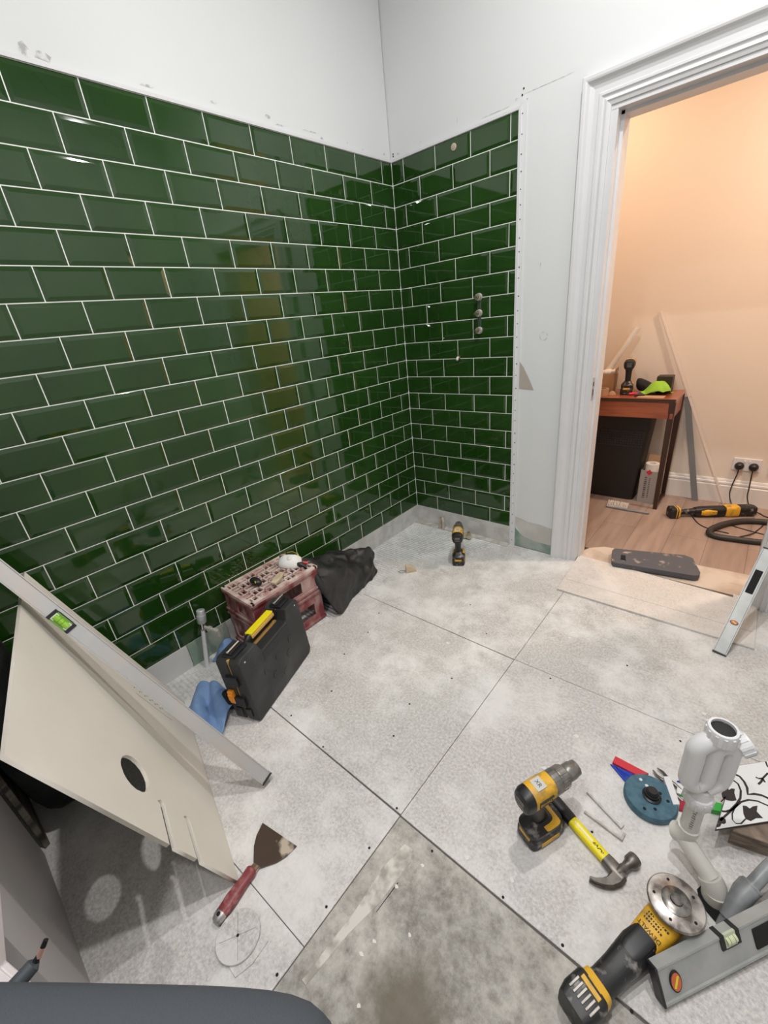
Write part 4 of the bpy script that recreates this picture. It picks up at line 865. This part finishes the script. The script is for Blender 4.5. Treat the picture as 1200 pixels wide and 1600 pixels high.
# radiator style valve pipe by the left wall
t = thing('pipe_valve', 'white supply pipe with a grey capped valve rising from the floor by the left wall', 'pipe valve')
b0 = Vector((.055, -1.764, -.002)); b1 = Vector((.043, -1.722, .190)); b2 = Vector((.034, -1.703, .282))
MB().tube([b0, b1], .0100, 18).obj('pipe', M_WPVC, t, smooth='auto')
MB().lathe([(0, .0125), (.2, .0145), (.4, .0125), (1, .013)], b1 - (b1 - b0) * .02, b1 + (b2 - b1) * .45, 20).obj('valve_body', M_CHROME, t, smooth='auto')
MB().lathe([(0, .017), (.1, .021), (.6, .021), (.62, .019), (.95, .019), (1, .016)], b1 + (b2 - b1) * .30, b2, 22).obj('cap', mat('translucent_grey_cap', (.34, .36, .37), .25, c2=(.5, .52, .52), scale=30), t, smooth='auto')
q0 = b1 + (b2 - b1) * .12; q1 = q0 + Vector((.078, .034, -.020))
MB().lathe([(0, .008), (.35, .008), (.36, .0135), (.5, .0135), (.52, .010), (.7, .010), (.71, .0145), (1, .0145)], q0, q1, 18).obj('side_tail', M_NICKEL, t, smooth='auto')
MB().cyl(q1 + Vector((-.004, -.002, .004)), q1 + Vector((.0, 0, -.022)), .0100, seg=16).obj('spout', M_NICKEL, t, smooth='auto')

# shower valve stubs, pipe tails and outlet on the back wall
for (z, lab) in [(1.464, 'uppermost of the three chrome valve stubs on the green tiles'), (1.385, 'middle one of the three chrome valve stubs on the green tiles'), (1.298, 'lowest of the three chrome valve stubs on the green tiles')]:
    t = thing('valve_stub', lab, 'shower valve', (.535, -.004, z), group='three valve stubs in a column')
    MB().lathe([(0, .017), (.3, .0185), (.5, .0185), (.55, .0165), (1, .0155)], (0, .004, 0), (0, -.016, 0), 24).obj('sleeve', M_NICKEL, t, smooth='auto')
    MB().lathe([(0, .0165), (1, .0165), (1, .012), (.6, .012)], (0, -.014, 0), (0, -.020, 0), 24, False).obj('thread_ring', M_NICKEL, t, smooth='auto')
    MB().lathe([(0, .0075), (.7, .0065), (1, .0055)], (0, -.010, 0), (-.004, -.050, 0), 16).obj('spindle', M_BRASS, t, smooth='auto')
tag(MB().bx(.524, .546, -.0075, -.004, 1.318, 1.450).obj('valve_backplate', mat('dark_chrome', (.25, .30, .25), .2, .9), bevel=.002), 'thin vertical metal plate joining the valve stubs', 'plate')
t = thing('shower_outlet', 'round brass pipe outlet near the top of the tiled back wall', 'pipe outlet', (.403, -.004, 2.139))
MB().lathe([(0, .015), (.8, .015), (1, .011)], (0, .002, 0), (0, -.006, 0), 22).obj('ring', mat('mortar_ring', (.50, .42, .33), .6), t, smooth='auto')
MB().cyl((0, -.002, 0), (0, -.0075, 0), .007, seg=16).obj('bore', M_BRASS, t)
t = thing('capped_pipe', 'short white capped pipe tail poking through the tiles under the valve stubs', 'pipe tail', (.395, -.004, 1.157))
MB().tube([(0, .002, .004), (0, -.012, .002), (.002, -.020, -.010)], [.007, .0075, .007], 14).obj('cap', M_PEACH, t, smooth='auto')
MB().cyl((0.004, -.003, .006), (.004, -.006, .006), .011, seg=18).obj('rough_hole', M_BRASS, t)
# pipe ends at the foot of the back wall
def stub(label, x, y, m, h=.085):
    t = thing('pipe_elbow', label, 'pipe', (x, y, 0))
    MB().tube([(-.010, .0, -.002), (-.012, .006, h * .6), (-.006, .008, h), (.010, .004, h + .006), (.018, .0, h - .02), (.016, -.004, .01)], [.011, .0105, .011, .011, .0105, .010], 12).obj('pipe', m, t, smooth='auto')
stub('bent pale pipe stub at the foot of the back wall, left of the drill', .236, -.040, mat('dusty_copper', (.42, .34, .28), .5, .3, c2=(.60, .55, .50), scale=30))
t = thing('pipe_clip', 'yellowish brass pipe fitting by the wall behind the small drill', 'pipe fitting', (.432, -.075, 0))
MB().lathe([(0, .020), (.4, .022), (.45, .017), (1, .017)], (0, 0, .022), (.062, -.004, .026), 16).obj('fitting_body', mat('old_brass', (.45, .38, .20), .45, .5, c2=(.65, .62, .50), scale=30), t, smooth='auto')
MB().cyl((.045, 0, .005), (.047, 0, .055), .012, seg=14).obj('branch', M_BRASS, t, smooth='auto')

# timber offcut on the floor near the corner
t = thing('timber_wedge', 'little pale timber wedge with a curl of grey string near the tiled corner', 'wood', (.385, -.600, 0), math.radians(50))
MB().prism([(-.030, 0), (.034, 0), (.030, .020), (-.010, .046), (-.030, .046)], Matrix(((1, 0, 0, 0), (0, 0, 1, -.014), (0, 1, 0, .0), (0, 0, 0, 1))), .028).obj('wood_block', M_WOODP, t, bevel=.001)
MB().tube([(-.03, .014, .002), (-.055, .03, .0022), (-.075, .02, .0022), (-.06, .0, .0022), (-.035, .004, .0022)], .0016, 6).obj('string', mat('grey_string', (.35, .34, .32), .9), t)

# floor screws
scr = [(0.8261, -1.7113), (1.1831, -1.8480), (1.1850, -2.0201), (1.1871, -2.1823), (1.3321, -1.7411), (1.5394, -1.7156), (1.6913, -1.7134), (0.6159, -1.6965), (0.6604, -1.5160), (0.5387, -1.1545), (0.4846, -1.0102), (0.5480, -1.3298), (1.1781, -1.7131), (1.8419, -1.7273), (1.0360, -1.1677), (1.0084, -1.5230), (1.8127, -0.9593), (1.6695, -1.4212), (1.1194, -2.1933), (0.9698, -1.3751), (1.3635, -0.9383), (1.0222, -0.8419), (0.8481, -0.6906), (1.5886, -0.6972)]
s0 = None
for i, (x, y) in enumerate(scr):
    if s0 is None:
        s0 = MB().lathe([(0, .0035), (.8, .0035), (1, .0026)], (0, 0, -.0015), (0, 0, .0009), 12).obj('screw_head', M_DARK); o = s0
    else: o = s0.copy(); COL.objects.link(o)
    o.location = (x, y, .0004 if not (x > 1.202 and y < -1.73) else -.0022)
    tag(o, 'small dark screw head sunk in the grey floor boards', 'screw', 'screw heads in the floor boards')
# spilled plaster drips
pd = None
for i, (x, y) in enumerate([(1.3314, -1.7873), (1.3051, -1.8695), (1.3308, -1.9901), (1.3218, -2.0272), (1.3745, -2.0935), (1.5412, -1.6668), (1.3923, -1.9259), (0.5567, -1.6506), (0.7869, -1.3202), (0.9077, -0.9982), (0.2583, -0.7762), (0.3889, -0.4861), (0.5510, -0.5146), (1.5318, -1.1406), (1.3446, -0.6621), (0.7865, -0.1591), (1.4204, -1.6948), (1.4887, -1.3181), (1.8585, -0.7909)]):
    s = MB(); r = random.uniform(.004, .009); s.prism([(r * (1 + random.uniform(-.4, .4)) * math.cos(2 * PI * k / 9), r * .8 * (1 + random.uniform(-.4, .4)) * math.sin(2 * PI * k / 9)) for k in range(9)], Matrix(), .0008)
    o = s.obj('plaster_drip', mat('white_plaster_drip', (.74, .73, .69), .9)); o.location = (x, y, .0002 if not (x > 1.2 and y < -1.72) else -.0028)
    tag(o, 'tiny dried white plaster drip on the grey floor', 'plaster drip', 'plaster drips on the floor')

# ================================================================== HALLWAY THINGS
# kneeling pad
t = thing('kneeling_pad', 'dark grey foam kneeling pad with a grip slot on the hall threshold', 'kneeling pad')
kp = [(1.3012, 0.1598), (1.3075, 0.1881), (1.6363, 0.2932), (1.6761, 0.2788), (1.7276, 0.1415), (1.7260, 0.1107), (1.7085, 0.0959), (1.3431, 0.0264), (1.3291, 0.0472)]
kh = [(1.3539, 0.1313), (1.3776, 0.1385), (1.3940, 0.0707), (1.3686, 0.0688)]
plate('pad', [kp, kh], .028, M_KPAD, t, Matrix.Translation((0, 0, .0245)))
# brush
t = thing('hand_brush', 'grey hand brush with pale bristles on the hall floor', 'brush', M=frame((1.2434, 0.8393, 0.0040), (.98, -.02, 0), z=(0, 0, 1)))
MB().prism([(-.16, -.010), (-.15, -.014), (-.02, -.016), (.03, -.010), (.110, -.008), (.118, 0), (.110, .008), (.03, .010), (-.02, .016), (-.15, .014), (-.16, .010)], Matrix.Translation((0, 0, .0)), .012).obj('handle', M_GPIPE, t, bevel=.003)
br = MB()
for i in range(14):
    for j in range(3): br.cyl((-.150 + i * .0095, -.004 + j * .009, .010), (-.152 + i * .0095 + random.uniform(-.004, .004), .030 + j * .010, .034), .0030, .0036, 6)
bo = br.obj('bristles', mat('pale_bristle', (.55, .50, .44), .9), t); bo['kind'] = 'stuff'
# desk
TX0, TX1, TY0, TY1, TZ = .20, 1.392, .885, 1.215, .775
t = thing('wooden_desk', 'red brown wooden desk with dark slanted legs against the hall wall', 'desk', (0, 0, 0))
MB().bx(TX0, TX1, TY0, TY1, TZ - .022, TZ).obj('desk_top', M_TABLE, t, bevel=.002)
MB().bx(TX0, TX1 - .002, TY0 - .0015, TY0, TZ - .022, TZ - .001).obj('edge_band', M_TLEG, t)
MB().bx(TX0 + .01, TX1 - .030, TY0 + .004, TY0 + .022, TZ - .125, TZ - .022).bx(TX1 - .022, TX1 - .004, TY0 + .004, TY1 - .004, TZ - .125, TZ - .022).obj('apron', M_TABLE, t, bevel=.001)
for xx, xb in ((TX1 - .016, 1.372), (TX0 + .02, TX0 + .03)):
    for yy, yb in ((TY0 + .012, .950), (TY1 - .016, 1.215)):
        s = MB(); s.loft([[s.bm.verts.new((xb + a, yb + b_, 0.002)) for a, b_ in ((-.012, -.012), (.012, -.012), (.012, .012), (-.012, .012))], [s.bm.verts.new((xx + a, yy + b_, TZ - .022)) for a, b_ in ((-.018, -.013), (.018, -.013), (.018, .013), (-.018, .013))]])
        s.obj('leg', M_TLEG, t, bevel=.001)
MB().bx(1.362, 1.380, .95, 1.215, .004, .026).obj('leg_rail', M_TLEG, t, bevel=.001)
# woven hamper
t = thing('storage_hamper', 'tall black hamper with a woven upper band under the desk', 'hamper', (0, 0, 0))
MB().zsecs([(.003, 1.045, 1.13, .165, .095), (.60, 1.065, 1.12, .195, .110), (.66, 1.068, 1.12, .200, .113)], 28, 8).obj('basket_body', mat('hamper_black', (.012, .010, .010), .5), t, smooth='auto')
MB().zsecs([(.655, 1.068, 1.12, .210, .118), (.690, 1.068, 1.12, .210, .118), (.700, 1.068, 1.12, .200, .108)], 28, 8).obj('lid', mat('hamper_lid', (.03, .026, .025), .45), t, smooth='auto')
s = MB()
for j in range(7):
    for i in range(20):
        s.box((.905 + i * .0165, 1.012 - .002, .42 + j * .017), (.0095, .006, .011))
wvn = s.obj('woven_band', mat('hamper_weave', (.035, .030, .028), .6), t); wvn['kind'] = 'stuff'
# open cardboard box with tube roll
t = thing('cardboard_box', 'tall narrow open cardboard box with red and dark print beside the desk leg', 'box', M=yaw(1.236, 1.035, 0, -8))
MB().bx(0, .112, 0, .003, .002, .245).bx(0, .003, 0, .10, .002, .245).bx(.109, .112, 0, .10, .002, .25).bx(0, .112, .097, .10, .002, .25).bx(0, .112, 0, .10, .001, .004).obj('carton', mat('grey_carton', (.36, .33, .31), .8), t)
MB().box((.055, .118, .285), (.112, .003, .09), Matrix.Rotation(-.5, 3, 'X')).obj('flap', M_CARD, t)
MB().box((.056, -.0012, .235), (.03, .001, .03), Matrix.Rotation(PI / 4, 3, 'Y')).obj('red_print', M_RED, t)
s = MB()
for k in range(11): s.box((.040, -.0012, .04 + k * .0155), (.016, .001, .009 if k % 3 else .005)).box((.065, -.0012, .05 + k * .014), (.009, .001, .006))
s.obj('printed_text', mat('carton_print', (.12, .10, .10), .8), t)
ru = tag(MB().lathe([(0, .043), (1, .043), (1, .020), (.85, .020)], (1.298, 1.070, .008), (1.298, 1.070, .292), 28, True).obj('tissue_roll', M_PEACH, smooth='auto'), 'white paper roll standing inside the narrow cardboard box', 'roll')
# on the desk
make_drill('small cordless drill with orange battery latch standing on the wooden desk', yaw(1.075, 1.045, TZ + .001, 100))
t = thing('storage_carton', 'open cardboard box of white wrapped parts on the desk', 'box', M=yaw(.80, 1.00, TZ, 6))
MB().bx(0, .20, 0, .003, .001, .135).bx(0, .20, .127, .13, .001, .135).bx(0, .003, 0, .13, .001, .135).bx(.197, .20, 0, .13, .001, .165).bx(0, .2, 0, .13, .0, .003).obj('carton', M_CARD, t)
for k, (x, y, r) in enumerate([(.90, 1.06, .026), (.945, 1.075, .028), (.985, 1.09, .024), (.86, 1.09, .028)]):
    tag(MB().secs([(-r * 1.2, 0, 0, r * .5, r * .4), (-r, 0, 0, r * .9, r * .7), (0, 0, 0, r, r), (r, 0, 0, r * .8, r * .8), (r * 1.3, 0, 0, r * .4, r * .4)], 14, 2).xf(yaw(x - .01, y + .0, TZ + .135, k * 40)).obj('white_fitting', M_PEACH, smooth=True, sub=1), 'white wrapped plumbing part heaped in the open box on the desk', 'fitting', 'white parts in the box on the desk')
a, b = Vector((0.9417, 1.1200, 0.9475)), Vector((1.0694, 1.1600, 1.1887))
t = thing('cardboard_tube', 'long pale cardboard tube sticking up out of the box on the desk', 'tube')
MB().lathe([(0, .019), (1, .019), (1, .014), (.9, .014)], a - (b - a) * .25, b, 22).obj('tube_wall', M_PEACH, t, smooth='auto')

ty = thing('tape_roll', 'brown roll of tape standing at the left end of the desk', 'tape', (.945, .955, TZ), .3)
MB().lathe([(0, .040), (1, .040), (1, .026), (0, .026)], (0, 0, .001), (0, 0, .048), 30, False).obj('tape', M_CARD, ty, smooth='auto')
tag(MB().zsecs([(0, 0, 0, .030, .020), (.012, 0, 0, .026, .018), (.026, .004, 0, .010, .008)], 14, 2.2).xf(yaw(1.000, .975, TZ + .001, 10)).obj('cork_block', M_CARD, smooth='auto'), 'small brown wooden lump in front of the tape roll on the desk', 'block')
t = thing('work_glove', 'dark grey work glove crumpled behind the drill on the desk', 'glove', (1.185, 1.10, TZ))
s = MB().secs([(-.07, 0, .06, .02, .03), (-.05, 0, .05, .035, .045), (.0, .0, .035, .045, .035), (.05, 0, .022, .04, .022), (.075, 0, .015, .02, .010)], 18, 2.2)
for v in s.bm.verts: v.co += Vector((rj.uniform(-.006, .006), rj.uniform(-.006, .006), rj.uniform(0, .006)))
s.obj('palm', M_JACKET, t, smooth=True, sub=1)
t = thing('screwdriver', 'red handled stubby tool lying in front of the desk drill', 'tool', M=yaw(1.135, .985, TZ + .011, 200))
MB().secs([(-.02, 0, 0, .008, .008), (0, 0, 0, .010, .010), (.03, 0, 0, .008, .008)], 14, 2.2).obj('handle', M_RED, t, smooth='auto')
MB().tube([(-.02, 0, 0), (-.05, 0, -.004)], .003, 8).obj('blade', M_STEEL, t, smooth='auto')
tag(MB().secs([(-.03, 0, .008, .006, .006), (0, 0, .010, .010, .009), (.03, 0, .008, .006, .006)], 12, 2.2).xf(yaw(1.175, .955, TZ, 25)).obj('drill_bit_case', M_BLACK, smooth='auto'), 'little black bit holder near the front edge of the desk', 'tool')
c_ = cloth('lime_cloth', 'lime green microfibre cloth draped over things on the desk', 'cloth', 1.255, 1.035, .17, .12, -5, .030, M_GRCL, 4, base=TZ + .006, hump=.055, n=36)
bk = MB().bx(1.235, 1.325, 1.095, 1.175, TZ + .001, TZ + .105).obj('black_box', mat('black_box_leather', (.03, .02, .015), .5), bevel=.004); tag(bk, 'small black box behind the lime cloth on the desk', 'box')
env = MB().bx(1.17, 1.32, .90, .985, TZ + .0005, TZ + .004).obj('envelope', M_CARD); tag(env, 'flat brown envelope near the front edge of the desk', 'envelope')
# leaning profile and rod
tag(MB().bx(-.018, .018, -.004, .004, 0, .74).xf(frame((1.570, 1.215, .003), (.975, 0, .224), z=Vector((-.165, .035, .72)).normalized())).obj('metal_profile', mat('grey_profile', (.22, .24, .25), .5, .3)), 'grey metal strip leaning on the hall wall behind the desk', 'strip')
tag(MB().bx(-.006, .006, -.004, .004, 0, 1.39).xf(frame((1.735, 1.232, .003), (.9, 0, .4), z=Vector((-.645, .024, 1.24)).normalized())).obj('white_rod', mat('white_trim', (.80, .72, .66), .4)), 'thin white plastic trim leaning on the hall wall left of the sockets', 'trim')
# sockets and plugs
SX, SZ, SY = 1.800, .285, HY
t = thing('double_socket', 'white double wall socket with two black plugs in it', 'socket', (SX, SY, SZ))
MB().bx(-.073, .073, -.009, 0, -.043, .043).obj('face_plate', M_WPVC, t, bevel=.003)
for x in (-.012, .012): MB().bx(x - .006, x + .006, -.012, -.008, .014, .030).obj('rocker_switch', M_WPVC, t, bevel=.001)
t2 = thing('single_socket', 'white socket plate at the right edge, beyond the double one', 'socket', (SX + .155, SY, SZ - .01))
MB().bx(-.042, .042, -.009, 0, -.043, .043).obj('face_plate', M_WPVC, t2, bevel=.003); MB().bx(-.006, .006, -.012, -.008, .014, .030).obj('rocker_switch', M_WPVC, t2, bevel=.001)
def plug(label, x, path):
    t = thing('plug', label, 'plug', (x, SY - .010, SZ - .006))
    MB().lathe([(0, .024), (.25, .026), (.8, .022), (1, .015)], (0, 0.0, 0), (0, -.036, -.004), 24).obj('plug_body', M_BLACK, t, smooth='auto')
    o = Vector((x, SY - .010, SZ - .006))
    pts = [Vector((0, -.025, -.018)), Vector((0, -.030, -.05))] + [Vector(p) - o for p in path]
    MB().tube(smooth(pts), .0035, 8).obj('flex', M_BLACK, t, smooth='auto')
def smooth(ctrl, n=6):
    out = []
    for i in range(len(ctrl) - 1):
        p0, p1, p2, p3 = [ctrl[min(max(i + j, 0), len(ctrl) - 1)] for j in (-1, 0, 1, 2)]
        for q in range(n):
            f = q / n; out.append(.5 * ((2 * p1) + (p2 - p0) * f + (2 * p0 - 5 * p1 + 4 * p2 - p3) * f * f + (-p0 + 3 * p1 - 3 * p2 + p3) * f ** 3))
    out.append(ctrl[-1]); return out
plug('left black plug in the double socket', SX - .036, [(1.752, 1.235, .14), (1.752, 1.215, .08), (1.775, 1.175, .03), (1.80, 1.12, .005)])
plug('right black plug in the double socket', SX + .038, [(1.842, 1.235, .14), (1.846, 1.21, .08), (1.875, 1.16, .03), (1.93, 1.145, .005), (1.98, 1.10, .005), (2.2, 1.05, .005)])
# reciprocating tool on the hall floor
t = thing('cordless_saw', 'long yellow and black cordless reciprocating saw lying on the hall floor', 'saw', M=frame((1.4906, 0.8635, 0.0380), (.43, .27, 0), z=(0, 0, 1)))
bt = MB().secs([(-.030, 0, 0, .030, .030), (-.024, 0, 0, .036, .0375), (.018, 0, 0, .036, .0375), (.024, 0, 0, .032, .034)], 20, 5).obj('battery', M_BLACKD, t, smooth='auto')
MB().secs([(.006, 0, 0, .0365, .0380), (.030, 0, 0, .034, .036)], 20, 5).obj('battery_band', M_YEL, bt, smooth='auto')
MB().secs([(.024, 0, 0, .026, .026), (.050, 0, 0, .018, .018), (.11, 0, 0, .020, .020), (.15, 0, -.002, .027, .030)], 18, 2.8).obj('handle', M_BLACKD, t, smooth='auto')
MB().secs([(.125, 0, -.002, .026, .028), (.16, 0, -.002, .032, .034), (.27, 0, -.002, .034, .035), (.31, 0, -.002, .030, .032)], 20, 3).obj('motor_housing', M_BLACK, t, smooth='auto')
MB().secs([(.155, -.004, 0, .031, .022), (.19, -.004, 0, .034, .026), (.245, -.004, 0, .032, .022)], 18, 3).obj('yellow_panel', M_YEL, t, smooth='auto')
MB().secs([(.300, 0, 0, .031, .034), (.315, 0, 0, .036, .037), (.372, 0, 0, .036, .037), (.380, 0, 0, .032, .034)], 20, 4).obj('yellow_collar', M_YEL, t, smooth='auto')
MB().secs([(.378, 0, 0, .033, .035), (.42, 0, 0, .032, .033), (.46, 0, -.002, .034, .035), (.478, 0, -.002, .028, .030)], 20, 4).obj('nose', M_BLACKD, t, smooth='auto')
text('lettering', 'DEWALT', .014, Matrix.Translation((.215, -.0365, .004)) @ Matrix.Rotation(PI / 2, 4, 'X'), M_INK, t)
# vacuum hose
hp = [Vector(p) for p in [(2.35, 1.02, .02), (2.10, 1.00, .02), (1.957, .988, .02), (1.861, .952, .02), (1.790, .880, .022), (1.735, .790, .022), (1.708, .720, .020), (1.715, .672, .018), (1.765, .655, .018), (1.860, .668, .018), (1.963, .690, .018), (2.1, .72, .018), (2.35, .80, .02)]]
hs = smooth(hp, 10); rad = [.0165 + .0012 * (i % 2) for i in range(len(hs))]
tag(MB().tube(hs, rad, 16).obj('vacuum_hose', mat('hose_black', (.030, .028, .027), .5), smooth='auto'), 'thick black ribbed vacuum hose bent in a loop on the hall floor', 'hose')
def cable(label, pts): tag(MB().tube(smooth([Vector(p) for p in pts]), .0032, 8).obj('power_cable', M_BLACK, smooth='auto'), label, 'cable')
cable('black cable curving from the saw battery to the hose', [(1.5728, 0.9778, 0.0040), (1.6339, 0.8330, 0.0040), (1.7005, 0.7766, 0.0040), (1.80, .76, .004)])
cable('black cable crossing inside the hose loop towards the right', [(1.79, .90, .004), (1.8226, 0.8747, 0.0040), (1.8889, 0.8521, 0.0040), (1.9699, 0.8308, 0.0040), (2.10, .80, .004)])
cable('black cable crossing the loop from lower left to upper right', [(1.8511, 0.7354, 0.0040), (1.9056, 0.8003, 0.0100), (1.9374, 0.9085, 0.0040), (2.0, 1.08, .004), (2.2, 1.10, .004)])

# ================================================================== PHOTOGRAPHER (only a knee in view)
t = bpy.data.meshes.new('person'); bm = bmesh.new()
J = {'pelvis': ((1.02, -2.86, .74), .15), 'waist': ((1.12, -2.92, .92), .13), 'chest': ((1.35, -2.90, 1.20), .15), 'neck': ((1.48, -2.86, 1.42), .055), 'head': ((1.55, -2.80, 1.56), .095), 'crown': ((1.56, -2.78, 1.68), .07),
     'thigh1': ((1.18, -2.585, .645), .100), 'knee1': ((1.515, -2.228, .508), .066), 'calf1': ((1.53, -2.38, .32), .054), 'ankle1': ((1.56, -2.52, .10), .042), 'toe1': ((1.58, -2.40, .045), .036),
     'thigh2': ((1.30, -2.95, .62), .10), 'knee2': ((1.75, -2.98, .50), .07), 'ankle2': ((1.74, -3.08, .09), .042), 'toe2': ((1.85, -3.0, .045), .036),
     'sh1': ((1.22, -2.78, 1.27), .07), 'el1': ((1.42, -2.62, 1.10), .048), 'wr1': ((1.66, -2.46, 1.30), .032), 'ha1': ((1.74, -2.40, 1.36), .03),
     'sh2': ((1.52, -3.02, 1.27), .07), 'el2': ((1.78, -2.86, 1.12), .048), 'wr2': ((1.86, -2.52, 1.31), .032), 'ha2': ((1.86, -2.40, 1.37), .03)}
E_ = [('pelvis', 'waist'), ('waist', 'chest'), ('chest', 'neck'), ('neck', 'head'), ('head', 'crown'), ('pelvis', 'thigh1'), ('thigh1', 'knee1'), ('knee1', 'calf1'), ('calf1', 'ankle1'), ('ankle1', 'toe1'), ('pelvis', 'thigh2'), ('thigh2', 'knee2'), ('knee2', 'ankle2'), ('ankle2', 'toe2'), ('chest', 'sh1'), ('sh1', 'el1'), ('el1', 'wr1'), ('wr1', 'ha1'), ('chest', 'sh2'), ('sh2', 'el2'), ('el2', 'wr2'), ('wr2', 'ha2')]
names = list(J); vs = {n: bm.verts.new(J[n][0]) for n in names}
for a, b in E_: bm.edges.new((vs[a], vs[b]))
bm.to_mesh(t); bm.free()
per = bpy.data.objects.new('person', t); COL.objects.link(per); t.materials.append(M_TROU)
sk = per.modifiers.new('skin', 'SKIN')
for i, n in enumerate(names):
    d_ = t.skin_vertices[0].data[i]; d_.radius = (J[n][1],) * 2; d_.use_root = (n == 'pelvis')
ss = per.modifiers.new('sub', 'SUBSURF'); ss.levels = 2; ss.render_levels = 2
sk.use_smooth_shade = True
tag(per, 'person in dark grey trousers, only a bent knee showing at the bottom left', 'person')
